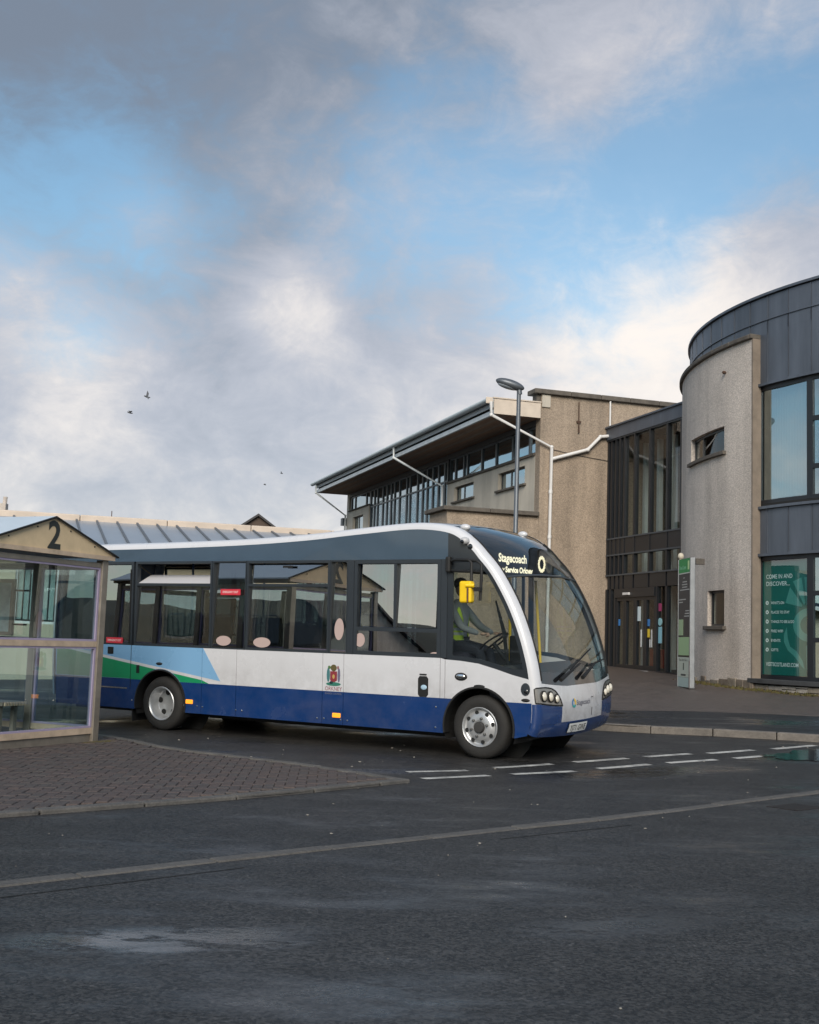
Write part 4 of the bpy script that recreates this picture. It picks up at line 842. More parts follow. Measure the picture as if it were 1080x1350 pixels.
# flat near side and far side: panels
def arch(cs, z0, r_, a0, a1, n_=14): return [(cs + r_ * math.cos(R(a0 + (a1 - a0) * i_ / n_)), 0.39 + r_ * math.sin(R(a0 + (a1 - a0) * i_ / n_))) for i_ in range(n_ + 1)]
AR = 0.50; aw = math.degrees(math.asin((0.72 - 0.39) / AR)); al = math.degrees(math.asin((0.29 - 0.39) / AR)); ZS = 0.29
def side_panels(ta, tb, near):
    g = 0.008
    pl2 = lambda n_, p_, m_: plate(n_, p_, m_, ta, tb)
    # navy skirt
    pl2('skirt_panel', [(-2.16, ZS), (0 - math.cos(R(al)) * AR, ZS)] + arch(0, 0, AR, 180 - al, 180 - aw) + [(-2.17, 0.72)], P_navy)
    pl2('skirt_panel', [(0.79 - g, ZS), (0.79 - g, 0.72)] + arch(0, 0, AR, aw, al) , P_navy)
    for a, b in ((0.79, 1.42), (1.42, 2.90), (2.90, 3.24)): pl2('skirt_panel', [(a, ZS), (b - g, ZS), (b - g, 0.72), (a, 0.72)], P_navy)
    pl2('skirt_panel', [(3.24, ZS), (WB - math.cos(R(al)) * AR, ZS)] + arch(WB, 0, AR, 180 - al, 180 - aw) + [(3.24, 0.72)], P_navy)
    pl2('skirt_panel', arch(WB, 0, AR, al, aw) + [(side_s(z), z) for z in (0.72, 0.6, 0.5, 0.4, 0.33)], P_navy)
    # upper colour panels
    if near: pl2('rear_side_panel', [(-2.19, 0.7205), (-1.364, 0.7205), (-1.364, 1.22), (-2.2, 1.22)], P_sky)
    else: pl2('rear_side_panel', [(-2.19, 0.7205), (-0.604, 0.7205), (-0.604, 1.22), (-2.2, 1.22)], P_sky)
    pl2('rear_wheel_panel', [(-0.60, 0.7205), (-AR * math.cos(R(aw)), 0.7205)] + arch(0, 0, AR, 180 - aw, aw) + [(0.79 - g, 0.7205), (0.79 - g, 1.22), (-0.60, 1.22)], P_sky)
    for a, b in ((0.79, 1.42), (1.42, 2.90), (2.90, 3.24), (3.24, 4.71), (4.71, 4.78)): pl2('side_panel', [(a, 0.7205), (b - g, 0.7205), (b - g, 1.22 if b < 4.75 else 1.205), (a, 1.22)], P_white)
    topc = [(5.0, 1.195), (5.25, 1.17), (5.5, 1.11), (5.72, 1.05)]
    zf = 1.005
    pl2('front_wheel_panel', [(4.78, 0.7205), (WB - AR * math.cos(R(aw)), 0.7205)] + arch(WB, 0, AR, 180 - aw, aw) + [(side_s(z), z) for z in (0.7205, 0.8, 0.9, zf)] + topc[::-1] + [(4.78, 1.205)], P_white)
    # slate panel over the windows
    top = [(s, z) for s, z in SIDE if -2.15 < s < 4.80 and z > 2.5]; top.sort()
    pl2('cantrail_panel', [(-2.15, 2.465)] + top + [(4.80, side_z(4.80)), (4.80, 2.465)], P_slate)
    # cab window surround: ring between two outlines
    outer = [(4.80, 1.205)] + topc + [(side_s(zf), zf)] + [(s, z) for s, z in SIDE[:ROOF_I] if z > zf and s > 4.80] + [(4.80, side_z(4.80))]
    inn = [(4.88, 1.26), (5.0, 1.25), (5.25, 1.23), (5.5, 1.175), (5.72, 1.12)] + [(side_s(z) - 0.055, z) for z in (1.12, 1.3, 1.5, 1.7, 1.9, 2.1, 2.25)] + [(side_s(2.33) - 0.07, 2.33), (5.0, 2.33), (4.88, 2.33)]
    c = Vector((5.20, 1.75))
    def at_ang(poly, a_):
        d = Vector((math.cos(a_), math.sin(a_))); best = 0.1
        for p, q in zip(poly, poly[1:] + poly[:1]):
            p = Vector(p) - c; q = Vector(q) - c; e = q - p; den = d.x * e.y - d.y * e.x
            if abs(den) < 1e-9: continue
            k_ = (p.x * e.y - p.y * e.x) / den; w_ = (p.x * d.y - p.y * d.x) / den
            if k_ > 0 and -1e-6 <= w_ <= 1 + 1e-6: best = max(best, k_)
        return c + d * best
    angs = sorted(set([round(math.atan2(p[1] - c.y, p[0] - c.x), 5) for p in outer + inn] + [round(-math.pi + 2 * math.pi * i_ / 64, 5) for i_ in range(64)]))
    A_ = [at_ang(outer, a_) for a_ in angs]; B_ = [at_ang(inn, a_) for a_ in angs]; mb = MB()
    for i_ in range(len(angs)):
        j = (i_ + 1) % len(angs); q = [A_[i_], A_[j], B_[j], B_[i_]]
        mb.add([(p.x, ta, p.y) for p in q] + [(p.x, tb, p.y) for p in q], [(0, 1, 2, 3), (7, 6, 5, 4), (2, 6, 7, 3), (0, 4, 5, 1)])
    mb.build('cab_window_surround', mat('cab_surround_black', (0.020, 0.025, 0.031), 0.25, coat=0.5), bus)
    cw = plate('cab_window', inn, G_cab, ta + (0.004 if near else -0.004), ta + (0.008 if near else -0.008))
    return cw
cabw = side_panels(0.0, 0.02, True); side_panels(TW, TW - 0.02, False)
# window band
def wframe(s0, s1, z0, z1, t0=0.0, t1=0.075, w=0.035, ww=None, name='window_frame', m_=P_trim):
    ww = ww or w
    return MB().box(s0, t0, z0, s1, t1, z0 + w).box(s0, t0, z1 - w, s1, t1, z1).box(s0, t0 + 0.0005, z0 + w, s0 + ww, t1 - 0.0005, z1 - w).box(s1 - ww, t0 + 0.0005, z0 + w, s1, t1 - 0.0005, z1 - w).build(name, m_, bus)
def pane(s0, s1, z0, z1, par, g=G_bus, t=0.010):
    T = lambda z: t + (z - 1.25) * 0.046      # the glass leans in towards the roof
    return MB().add([(s0, T(z0), z0), (s1, T(z0), z0), (s1, T(z1), z1), (s0, T(z1), z1), (s0, T(z0) + 0.005, z0), (s1, T(z0) + 0.005, z0), (s1, T(z1) + 0.005, z1), (s0, T(z1) + 0.005, z1)], [(0, 1, 2, 3), (7, 6, 5, 4), (0, 4, 5, 1), (1, 5, 6, 2), (2, 6, 7, 3), (3, 7, 4, 0)]).build('pane', g, par)
Z0, Z1 = 1.222, 2.464
f = wframe(-2.15, -1.37, Z0, Z1, ww=0.06); pane(-2.09, -1.43, Z0 + 0.035, Z1 - 0.035, f)
# emergency door
door = plate('emergency_door', [(-1.36, 0.725), (-0.604, 0.725), (-0.604, 1.22), (-1.36, 1.22)], P_sky, -0.001, 0.02)
f = wframe(-1.36, -0.60, Z0, Z1, w=0.04, ww=0.05); pane(-1.31, -0.65, Z0 + 0.04, Z1 - 0.04, f)
MB().box(-0.655, -0.012, 1.25, -0.635, 0.0, 2.35).build('door_bar', P_rub, door)
box('door_edge', (-0.604, -0.003, 0.60), (-0.596, 0.01, 1.222), P_rub, door); box('door_trim', (-1.36, -0.006, 0.575), (-0.66, -0.0005, 0.595), P_chrome, door)
s_, z_ = bpx(146, 857); box('door_lock', (s_ - 0.05, -0.012, z_ - 0.05), (s_ + 0.06, -0.0015, z_ + 0.05), P_rub, door)
def hopper(s0, s1, open_):
    f = wframe(s0, s1, Z0, Z1, w=0.035); zt = 2.125
    MB().box(s0 + 0.035, 0.002, zt - 0.018, s1 - 0.035, 0.07, zt + 0.018).build('hopper_bar', P_trim, f)
    pane(s0 + 0.035, s1 - 0.035, Z0 + 0.035, zt - 0.018, f)
    if open_:
        L = Z1 - 0.045 - zt; a_ = R(64); y1, z1 = 0.014 + L * math.sin(a_), zt + 0.02 + L * math.cos(a_)
        MB().add([(s0 + 0.05, 0.014, zt + 0.02), (s1 - 0.05, 0.014, zt + 0.02), (s1 - 0.05, y1, z1), (s0 + 0.05, y1, z1)], [(0, 1, 2, 3)]).build('hopper_pane', mat('dusty_reflection_glass', (0.55, 0.55, 0.58), 0.25), f)  # opaque pale colour stands in for the ceiling mirrored in dirty glass
        for s in (s0 + 0.06, s1 - 0.06): MB().tube([(s, 0.02, Z1 - 0.06), (s, y1, z1)], 0.01, 5).build('hopper_stay', P_rub, f)
    else:
        pane(s0 + 0.06, s1 - 0.06, zt + 0.03, Z1 - 0.06, f, glass('hopper_glass2', (0.25, 0.28, 0.30), 1.8, 0.38, 0.02)); box('hopper_catch', ((s0 + s1) / 2 - 0.08, 0.0, Z1 - 0.10), ((s0 + s1) / 2 + 0.08, 0.011, Z1 - 0.07), P_rub, f)
hopper(-0.56, 0.93, True); f = wframe(0.94, 1.55, Z0, Z1, w=0.02, ww=0.015); pane(0.955, 1.535, Z0 + 0.02, Z1 - 0.02, f)
hopper(1.56, 2.985, False); f = wframe(2.99, 3.27, Z0, Z1, w=0.02, ww=0.012); pane(3.002, 3.258, Z0 + 0.02, Z1 - 0.02, f)
box('window_pillar', (3.275, -0.002, Z0), (3.375, 0.03, Z1), P_trim, bus); box('window_pillar', (4.705, -0.002, Z0), (4.795, 0.03, Z1), P_trim, bus)
f = wframe(3.38, 4.70, Z0, Z1, w=0.05, ww=0.05); box('slider_rail', (3.43, -0.001, 1.535), (4.65, 0.07, 1.585), P_trim, f)
pane(3.43, 4.65, Z0 + 0.05, 1.535, f); pane(3.47, 4.00, 1.59, 2.41, f); box('slider_post', (3.995, 0.004, 1.59), (4.035, 0.07, 2.41), P_trim, f); pane(4.035, 4.62, 1.59, 2.41, f, glass('slider_glass', (0.34, 0.38, 0.39), 1.75, 0.40), 0.008)
# far side glazing, simple bays and the front passenger door behind the axle
for a, b in ((-2.15, -0.62), (-0.60, 0.93), (0.95, 2.45), (2.47, 3.38), (3.42, 4.74)):
    f = wframe(a, b, Z0, Z1, TW - 0.03, TW, 0.04); box('pane', (a + 0.04, TW - 0.018, Z0 + 0.04), (b - 0.04, TW - 0.012, Z1 - 0.04), G_far, f)
# livery laid on the panels
def decal(poly, m_, name='livery_band', t=-0.0015): return MB().prism(poly, lambda s, z: (s, t, z), lambda s, z: (s, 0.0005, z)).build(name, m_, bus)
st1 = lambda s: 1.085 - (s + 1.32) * (1.085 - 0.765) / 2.45     # top of the white stripe
st0 = lambda s: 1.045 - (s + 1.32) * (1.045 - 0.735) / 2.35     # foot of the white stripe
def arc_clip(s): return 0.39 + math.sqrt(max(0, (AR + 0.004) ** 2 - s * s)) if abs(s) < AR else 0
for (a, b) in ((-2.17, -1.364), (-1.359, -0.606)):
    t_ = -0.003 if a > -2 else -0.0015
    decal([(a, st0(a)), (b, st0(b)), (b, st1(b)), (a, st1(a))], P_white, t=t_); decal([(a, 0.73), (b, 0.73), (b, st0(b) - 0.0005), (a, st0(a) - 0.0005)], P_green, t=t_)
xs = [-0.598 + 0.02 * i_ for i_ in range(70)]
L_ = [s for s in xs if s < 0.10 and st0(s) > arc_clip(s)]; R_ = [s for s in xs if 0.10 <= s < 0.786 and st0(s) > max(0.725, arc_clip(s))]
decal([(s, max(0.7215, arc_clip(s))) for s in L_] + [(s, st0(s)) for s in L_[::-1]], P_green); decal([(s, max(0.7215, arc_clip(s))) for s in R_] + [(s, st0(s)) for s in R_[::-1]], P_green)
M_ = [s for s in xs if s < 0.787]
decal([(s, max(st0(s) + 0.0005, arc_clip(s))) for s in M_] + [(s, max(st1(s), arc_clip(s) + 0.002)) for s in M_[::-1]], P_white)
decal([(0.7905, st1(0.79)), (1.13, 0.765), (0.80, 1.2195), (0.7905, 1.2195)], P_sky); decal([(0.7905, 0.7215), (0.92, 0.7215), (0.7905, st0(0.79))], P_green)
for (x, y, w_, h_) in ((304, 780.6, 0.36, 0.085), (151, 844, 0.34, 0.085)):
    s, z = bpx(x, y); rl = box('exit_label', (s - w_ / 2, -0.002, z - h_ / 2), (s + w_ / 2, 0.004, z + h_ / 2), P_red, bus, bevel=0.002)
    lettering('EMERGENCY EXIT', 0.045, lambda a, b, s=s, z=z: (s + a, -0.003, z - 0.014 + b), mat('label_white', (0.8, 0.78, 0.75), 0.5), rl, width=0.28, align='CENTER')
def ellipse(s, z, a, b, n_=20): return [(s + a * math.cos(2 * math.pi * i_ / n_), z + b * math.sin(2 * math.pi * i_ / n_)) for i_ in range(n_)]
for (x, y, a, b) in ((294, 844.7, 0.135, 0.07), (344.5, 847, 0.15, 0.07), (446, 829.5, 0.075, 0.145), (473.7, 843.6, 0.078, 0.09), (573.7, 863, 0.085, 0.03)):
    s, z = bpx(x, y); MB().prism(ellipse(s, z, a, b), lambda p, q: (p, 0.007 + (q - 1.25) * 0.046, q), lambda p, q: (p, 0.009 + (q - 1.25) * 0.046, q)).build('round_sticker', P_pink, bus)
# council crest
s, z = bpx(440, 890); crest = MB().prism([(s - 0.055, z - 0.07), (s, z - 0.105), (s + 0.055, z - 0.07), (s + 0.055, z + 0.05), (s - 0.055, z + 0.05)], lambda p, q: (p, -0.002, q), lambda p, q: (p, 0.001, q)).build('crest', st((0.22, 0.03, 0.04)), bus)
for (dx, dz, a, b, c) in ((0, 0.095, 0.05, 0.045, (0.10, 0.08, 0.03)), (-0.085, 0.0, 0.026, 0.095, (0.05, 0.16, 0.17)), (0.085, 0.0, 0.022, 0.095, (0.14, 0.13, 0.20)), (0, -0.118, 0.12, 0.026, (0.03, 0.16, 0.12)), (-0.035, -0.10, 0.03, 0.02, (0.02, 0.02, 0.04)), (-0.07, 0.10, 0.024, 0.022, (0.08, 0.16, 0.06)), (0.07, 0.10, 0.016, 0.024, (0.25, 0.12, 0.12)), (0.0, -0.02, 0.02, 0.03, (0.45, 0.30, 0.10))):
    MB().prism(ellipse(s + dx, z + dz, a, b, 12), lambda p, q: (p, -0.0028, q), lambda p, q: (p, 0.001, q)).build('crest_figure', st(c), crest)
lettering('ORKNEY', 0.075, lambda a, b: (s + a, -0.002, z - 0.205 + b), st((0.22, 0.04, 0.06)), crest, width=0.27, align='CENTER'); lettering('ISLANDS COUNCIL', 0.034, lambda a, b: (s + a, -0.002, z - 0.255 + b), st((0.14, 0.14, 0.17)), crest, width=0.27, align='CENTER')
# small fittings on the side
s, z = bpx(558, 905); fl = plate('filler_recess', [(s - 0.075 + 0.0, z - 0.10), (s - 0.05, z - 0.13), (s + 0.05, z - 0.13), (s + 0.075, z - 0.10), (s + 0.075, z + 0.10), (s + 0.05, z + 0.13), (s - 0.05, z + 0.13), (s - 0.075, z + 0.10)], P_rub, -0.004, 0.001); MB().ell((s + 0.012, -0.006, z - 0.01), 0.045, 0.01, 0.032).build('filler_cap', mat('cap_blue', (0.35, 0.50, 0.62), 0.4), fl); box('recess_lip', (s - 0.05, -0.012, z + 0.145), (s + 0.05, 0, z + 0.16), P_rub, fl)
s, z = bpx(608, 892); rp = MB().ell((s, -0.004, z), 0.09, 0.018, 0.05, 18, 8).build('side_repeater', P_rub, bus, smooth=60); MB().ell((s, -0.014, z + 0.004), 0.065, 0.015, 0.03, 18, 8).build('repeater_lens', P_chrome, rp, smooth=60)
for (x, y, w_) in ((632, 905, 0.16), (693, 923.5, 0.12), (210, 875, 0.13)):
    s, z = bpx(x, y); MB().ell((s, 0, z), w_ / 2, 0.012, 0.022, 14, 6).build('arch_label', P_rub, bus, smooth=60)
s, z = bpx(693, 909); sv = MB().lathe([(0.062, 0), (0.06, 0.006), (0.045, 0.008)], 18, lambda a, b, c: (s + a, -0.002 - c, z + b * 1.25)).build('sensor_recess', P_trim, bus, smooth=50); MB().ell((s + 0.012, -0.010, z - 0.025), 0.03, 0.012, 0.03).build('sensor_eye', P_black, sv)
s, z = bpx(182, 882); box('hatch_lock', (s - 0.03, -0.006, z - 0.06), (s + 0.03, 0.0, z + 0.06), P_rub, bus)
for (x, y) in ((250, 925), (444, 943)):
    s, z = bpx(x, y); box('side_marker', (s - 0.065, -0.016, z - 0.03), (s + 0.065, 0.0, z + 0.03), P_amber, bus, bevel=0.008)
for (x, y) in ((174, 923), (243, 930), (260, 931), (267, 932), (311, 936), (319, 937), (418, 946.5), (427, 947), (449, 949), (458, 950), (575, 932), (574, 959)):
    s, z = bpx(x, y); MB().ell((s, -0.002, z), 0.013, 0.006, 0.013, 8, 5).build('rivet', P_chrome, bus)
# rear arch and front arch lips, liners
for cs in (0.0, WB):
    ap = arch(cs, 0, AR, -11, 191, 28); ai = arch(cs, 0, AR - 0.022, -11, 191, 28)
    mb = MB()
    mb.grid([[(p[0], -0.012, p[1]) for p in ap], [(p[0], -0.012, p[1]) for p in ai], [(p[0], 0.12, p[1]) for p in ai]]); mb.grid([[(p[0], -0.012, p[1]) for p in ap], [(p[0], 0.03, p[1]) for p in ap]])
    mb.build('wheel_arch_lip', P_rub, bus, smooth=50)
    for ta, tb in ((0.02, 0.55), (TW - 0.02, TW - 0.55)):
        MB().grid([[(p[0], ta, p[1]) for p in arch(cs, 0, AR + 0.002, -20, 200, 20)], [(p[0], tb, p[1]) for p in arch(cs, 0, AR + 0.002, -20, 200, 20)]]).build('arch_liner', P_rub, bus); MB().lathe([(AR + 0.01, 0), (0.001, 0)], 30, lambda a, b, c: (cs + a, tb, 0.39 + b), cap0=False).build('arch_back', P_rub, bus)
box('underframe', (-2.2, 0.45, 0.20), (-0.56, TW - 0.12, 0.42), P_rub, bus); box('underframe', (0.56, 0.45, 0.19), (4.70, TW - 0.12, 0.42), P_rub, bus); box('underframe', (-0.55, 0.55, 0.26), (0.55, TW - 0.55, 0.42), P_rub, bus); box('underframe', (4.71, 0.55, 0.26), (5.75, TW - 0.55, 0.42), P_rub, bus); box('underframe', (5.76, 0.15, 0.27), (5.90, TW - 0.15, 0.42), P_rub, bus)
# wheels
def wheel(cs, t, dish, sgn):
    pl_ = lambda a, b, c: (cs + a, t + sgn * c, 0.39 + b)
    ty = MB().lathe([(0.235, 0.05), (0.245, 0.012), (0.275, 0.0), (0.335, -0.004), (0.372, 0.018), (0.389, 0.05), (0.391, 0.12), (0.389, 0.19), (0.370, 0.222), (0.29, 0.235), (0.235, 0.2)], 48, pl_, close=True).build('tyre', P_tyre, None, smooth=40)
    w = MB()
    if dish: w.lathe([(0.246, 0.004), (0.238, -0.004), (0.224, 0.006), (0.214, 0.03), (0.200, 0.13), (0.185, 0.150), (0.13, 0.160), (0.10, 0.155), (0.001, 0.155)], 40, pl_, cap0=False)
    else: w.lathe([(0.246, 0.004), (0.238, -0.004), (0.226, 0.004), (0.216, 0.028), (0.200, 0.036), (0.165, 0.010), (0.150, 0.002), (0.085, 0.002), (0.080, 0.010), (0.001, 0.010)], 40, pl_, cap0=False)
    wh = w.build('wheel', P_rim, bus, smooth=35); ty.parent = wh
    n_ = 5 if dish else 8
    for i_ in range(n_):
        a_ = 2 * math.pi * (i_ + 0.3) / n_; r_ = 0.155 if dish else 0.183; hh = 0.156 if dish else 0.018; rad = 0.042 if dish else 0.026
        MB().lathe([(rad, 0), (rad, 0.006)], 12, lambda a, b, c, a_=a_: (cs + r_ * math.cos(a_) + a, t + sgn * (hh - 0.004 - c), 0.39 + r_ * math.sin(a_) + b)).build('vent_hole', P_rub, wh)
    if not dish:
        for i_ in range(6):
            a_ = 2 * math.pi * (i_ + 0.25) / 6
            MB().lathe([(0.017, 0), (0.015, 0.03), (0.008, 0.034)], 6, lambda a, b, c, a_=a_: (cs + 0.112 * math.cos(a_) + a, t - sgn * (c - 0.002), 0.39 + 0.112 * math.sin(a_) + b)).build('wheel_nut', mat('nut_steel', (0.10, 0.10, 0.10), 0.5, 0.6), wh)
        MB().lathe([(0.072, 0), (0.070, 0.03), (0.060, 0.045), (0.0, 0.048)], 20, lambda a, b, c: (cs + a, t - sgn * (c - 0.012), 0.39 + b)).build('hub_cap', mat('hub_dark', (0.035, 0.034, 0.033), 0.6), wh, smooth=40)
wheel(0.0, 0.03, True, 1); wheel(WB, 0.03, False, 1); wheel(0.0, TW - 0.03, True, -1); wheel(WB, TW - 0.03, False, -1)
box('mud_flap', (-0.60, 0.05, 0.10), (-0.58, 0.40, 0.40), P_rub, bus)
# offside mirror on its hoops
def bp3(x, y, t): s, z = bpx(x, y, t); return (s, t, z)
ma = MB().tube([bp3(594, 740, -0.02), bp3(600, 738, -0.12), bp3(618, 738, -0.2), bp3(622, 742, -0.2), bp3(621, 790, -0.2)], 0.019, 8).build('mirror_arm', P_rub, bus, smooth=50)
MB().tube([bp3(594, 752, -0.02), bp3(605, 753, -0.12), bp3(634, 754, -0.2)], 0.017, 8).build('arm_brace', P_rub, ma, smooth=50)
MB().tube([bp3(600, 738, -0.12), bp3(628, 739, -0.2), bp3(635, 744, -0.2), bp3(635, 758, -0.2), bp3(633, 792, -0.2)], 0.019, 8).build('arm_hoop', P_rub, ma, smooth=50)
c = bp3(615.5, 780.5, -0.22); mh = MB().box(c[0] - 0.085, c[1] - 0.055, c[2] - 0.135, c[0] + 0.085, c[1] + 0.055, c[2] + 0.135).build('mirror_head', P_yel, bus, bevel=0.03); mh.modifiers['bevel'].segments = 4
MB().tube([(c[0] + 0.02, c[1] - 0.06, c[2] + 0.08), (c[0] + 0.12, c[1] - 0.03, c[2] + 0.08)], 0.028, 10).build('mirror_clamp', P_yel, mh, smooth=50); box('clamp_block', (c[0] + 0.11, c[1] - 0.03, c[2] + 0.01), (c[0] + 0.20, c[1] + 0.03, c[2] + 0.06), P_rub, mh); MB().tube([(c[0] + 0.045, c[1] - 0.062, c[2] + 0.05), (c[0] + 0.045, c[1] - 0.062, c[2] - 0.125)], 0.012, 8).build('clamp_rod', mat('rod_brown', (0.10, 0.04, 0.02), 0.5), mh)
MB().box(*[v for v in (bp3(594, 737, 0)[0] - 0.04, -0.07, bp3(594, 737, 0)[2] - 0.17)], bp3(594, 737, 0)[0] + 0.03, 0.0, bp3(594, 737, 0)[2] + 0.03).build('mirror_bracket', P_rub, bus, bevel=0.02)
c = bp3(613, 713, -0.02); cm_ = MB().ell(c, 0.06, 0.06, 0.05, 16, 10).build('side_camera', mat('camera_grey', (0.45, 0.45, 0.46), 0.4), bus, smooth=80); MB().ell((c[0] - 0.01, c[1] - 0.045, c[2] - 0.01), 0.03, 0.025, 0.025).build('camera_lens', P_black, cm_)
c = bp3(620, 720.5, -0.005); MB().ell(c, 0.035, 0.012, 0.035, 12, 6).build('speaker_port', P_black, bus)
# inside: floor, ceiling, seats, rails, cab
box('saloon_floor', (-2.2, 0.57, 0.42), (5.75, TW - 0.57, 0.46), P_floor, bus); box('ceiling', (-2.15, 0.10, 2.50), (4.75, TW - 0.10, 2.53), P_grey, bus)
for ta, tb in ((0.021, 0.05), (TW - 0.021, TW - 0.05)): box('side_lining', (-2.15, ta, 0.96), (4.75, tb, 1.215), P_floor, bus)
box('rear_bulkhead', (-1.55, 0.06, 0.46), (-1.40, TW - 0.06, 1.30), P_floor, bus)
sc_ = MB().box(-0.22, 0, 0.0, 0.22, 0.42, 0.10).mesh('seat'); sb_ = MB().add([(-0.20, 0.01, 0.06), (-0.13, 0.01, 0.06), (-0.24, 0.01, 0.66), (-0.31, 0.01, 0.66), (-0.20, 0.41, 0.06), (-0.13, 0.41, 0.06), (-0.24, 0.41, 0.66), (-0.31, 0.41, 0.66)], [(0, 1, 2, 3), (7, 6, 5, 4), (0, 4, 5, 1), (1, 5, 6, 2), (2, 6, 7, 3), (3, 7, 4, 0)]).mesh('backrest')
sg = MB().tube([(-0.29, 0.05, 0.62), (-0.30, 0.05, 0.70), (-0.30, 0.37, 0.70), (-0.29, 0.37, 0.62)], 0.014, 6).mesh('grab_rail')
for me_, m_ in ((sc_, P_seat), (sb_, P_seat), (sg, P_pole)): me_.materials.append(m_)
for i_, s in enumerate((-0.9, -0.1, 0.7, 1.5, 2.3, 3.05, 3.75)):
    zz = 0.98 if s < 1.2 else 0.88
    for t in (0.09, 0.52, 1.42, 1.85):
        if s > 3.3 and t > 1.3: continue
        q = link('seat', sc_, None, bus, (s, t, zz)); link('backrest', sb_, None, q); link('grab_rail', sg, None, q)
for (s, t) in ((-0.3, 0.98), (1.1, 0.98), (2.55, 0.98), (2.55, 1.40), (3.45, 1.40), (4.1, 0.98)): MB().tube([(s, t, 0.46), (s, t, 2.50)], 0.017, 8).build('handrail', P_pole, bus, smooth=50)
MB().tube([(3.35, 0.30, 1.74), (3.80, 0.30, 1.735), (4.02, 0.30, 1.70)], 0.02, 8).build('handrail', P_pole, bus, smooth=50); MB().tube([(3.55, 0.25, 1.40), (3.90, 0.25, 1.395), (4.02, 0.25, 1.42), (4.06, 0.25, 1.56)], 0.02, 8).build('handrail', P_pole, bus, smooth=50); MB().tube([(3.82, 0.25, 1.40), (3.80, 0.25, 1.22)], 0.02, 8).build('handrail', P_pole, bus, smooth=50)
MB().tube([(2.62, 0.20, 1.95), (2.72, 0.18, 1.80), (2.72, 0.18, 1.42), (2.80, 0.18, 1.30)], 0.022, 8).build('handrail', P_pole, bus, smooth=50)
box('cab_screen', (4.28, 0.10, 0.46), (4.32, 1.15, 1.95), P_floor, bus); box('cab_screen_glass', (4.295, 0.12, 1.952), (4.303, 1.15, 2.45), G_cab, bus)
dash = MB().prism([(5.30, 0.46), (5.86, 0.46), (5.84, 1.02), (5.62, 1.16), (5.42, 1.14), (5.30, 0.95)], lambda s, z: (s, 0.18, z), lambda s, z: (s, TW - 0.18, z)).build('dashboard', P_floor, bus, bevel=0.03)
MB().lathe([(0.215, 0.0), (0.232, 0.012), (0.215, 0.024), (0.20, 0.012)], 28, lambda a, b, c: (5.14 + a * 0.80 - c * 0.6, 0.62 + b, 1.40 + a * 0.60 + c * 0.8), close=True).tube([(5.40, 0.62, 1.10), (5.14, 0.62, 1.40)], 0.03, 8).tube([(5.14 - 0.16, 0.62, 1.40 - 0.12), (5.14 + 0.16, 0.62, 1.40 + 0.12)], 0.014, 6).build('steering_wheel', P_rub, bus, smooth=50)
dsq = MB().box(4.42, 0.36, 1.16, 4.90, 0.86, 1.28).build('driver_seat', P_seat, bus, bevel=0.04); MB().box(4.36, 0.38, 1.24, 4.48, 0.84, 1.92).box(4.38, 0.48, 1.94, 4.46, 0.74, 2.12).build('backrest', P_seat, dsq, bevel=0.03); box('pedestal', (4.5, 0.46, 0.46), (4.82, 0.76, 1.16), P_rub, dsq)
box('cab_platform', (4.33, 0.06, 0.915), (5.60, 1.10, 0.95), P_floor, bus); MB().tube([(5.50, 0.30, 1.15), (5.46, 0.28, 1.55), (5.35, 0.26, 1.95)], [0.02, 0.03, 0.012], 6).build('gooseneck', P_rub, bus)
box('ticket_machine', (5.18, 0.98, 1.0), (5.36, 1.2, 1.5), P_rub, bus, bevel=0.02); MB().tube([(5.25, 1.9, 0.46), (5.12, 1.9, 2.24)], 0.02, 8).build('handrail', P_yel, bus, smooth=50); MB().tube([(5.05, 1.30, 0.46), (5.02, 1.30, 2.26)], 0.02, 8).build('handrail', P_yel, bus, smooth=50)

# ------------------------------------------------------------------ the driver
def skin_body(name, joints, bones, root, material, parent, sub=2):
    me = bpy.data.meshes.new(name); names = list(joints); me.from_pydata([joints[n_][0] for n_ in names], [(names.index(a), names.index(b)) for a, b in bones], [])
    o = link(name, me, material, parent); o.modifiers.new('skin', 'SKIN'); bm = bmesh.new(); bm.from_mesh(me); L = bm.verts.layers.skin.verify()
    bm.verts.ensure_lookup_table()
    for i_, n_ in enumerate(names):
        bm.verts[i_][L].radius = joints[n_][1]; bm.verts[i_][L].use_root = (n_ == root)
    bm.to_mesh(me); bm.free(); s2 = o.modifiers.new('sub', 'SUBSURF'); s2.levels = sub; s2.render_levels = sub
    return o
M_skin = mat('skin', (0.55, 0.34, 0.25), 0.55); M_shirt = mat('grey_jumper', (0.30, 0.31, 0.33), 0.9, var=0.2, vscale=25); M_trous = mat('dark_trousers', (0.015, 0.017, 0.028), 0.9); M_hiv = mat('hi_vis_yellow', (0.70, 0.92, 0.06), 0.6, emit=(0.7, 0.95, 0.05), estr=0.0); M_refl = mat('reflective_tape', (0.6, 0.62, 0.62), 0.3); M_hair = mat('dark_hair', (0.03, 0.022, 0.016), 0.7)
drv = empty('person', (0, 0, 0), 0, label='bus driver in grey jumper and yellow hi-vis vest seated at the wheel', cat='person')
drv.location = bus.location; drv.rotation_euler = bus.rotation_euler
D = lambda s, t, z: (s, t, z)
T0 = 0.61
j = {'pelvis': (D(4.60, T0, 1.37), (0.155, 0.125)), 'waist': (D(4.60, T0, 1.50), (0.145, 0.105)), 'chest': (D(4.62, T0, 1.72), (0.165, 0.115)), 'neckb': (D(4.63, T0, 1.90), (0.085, 0.075)), 'neck': (D(4.65, T0, 1.97), (0.055, 0.055))}
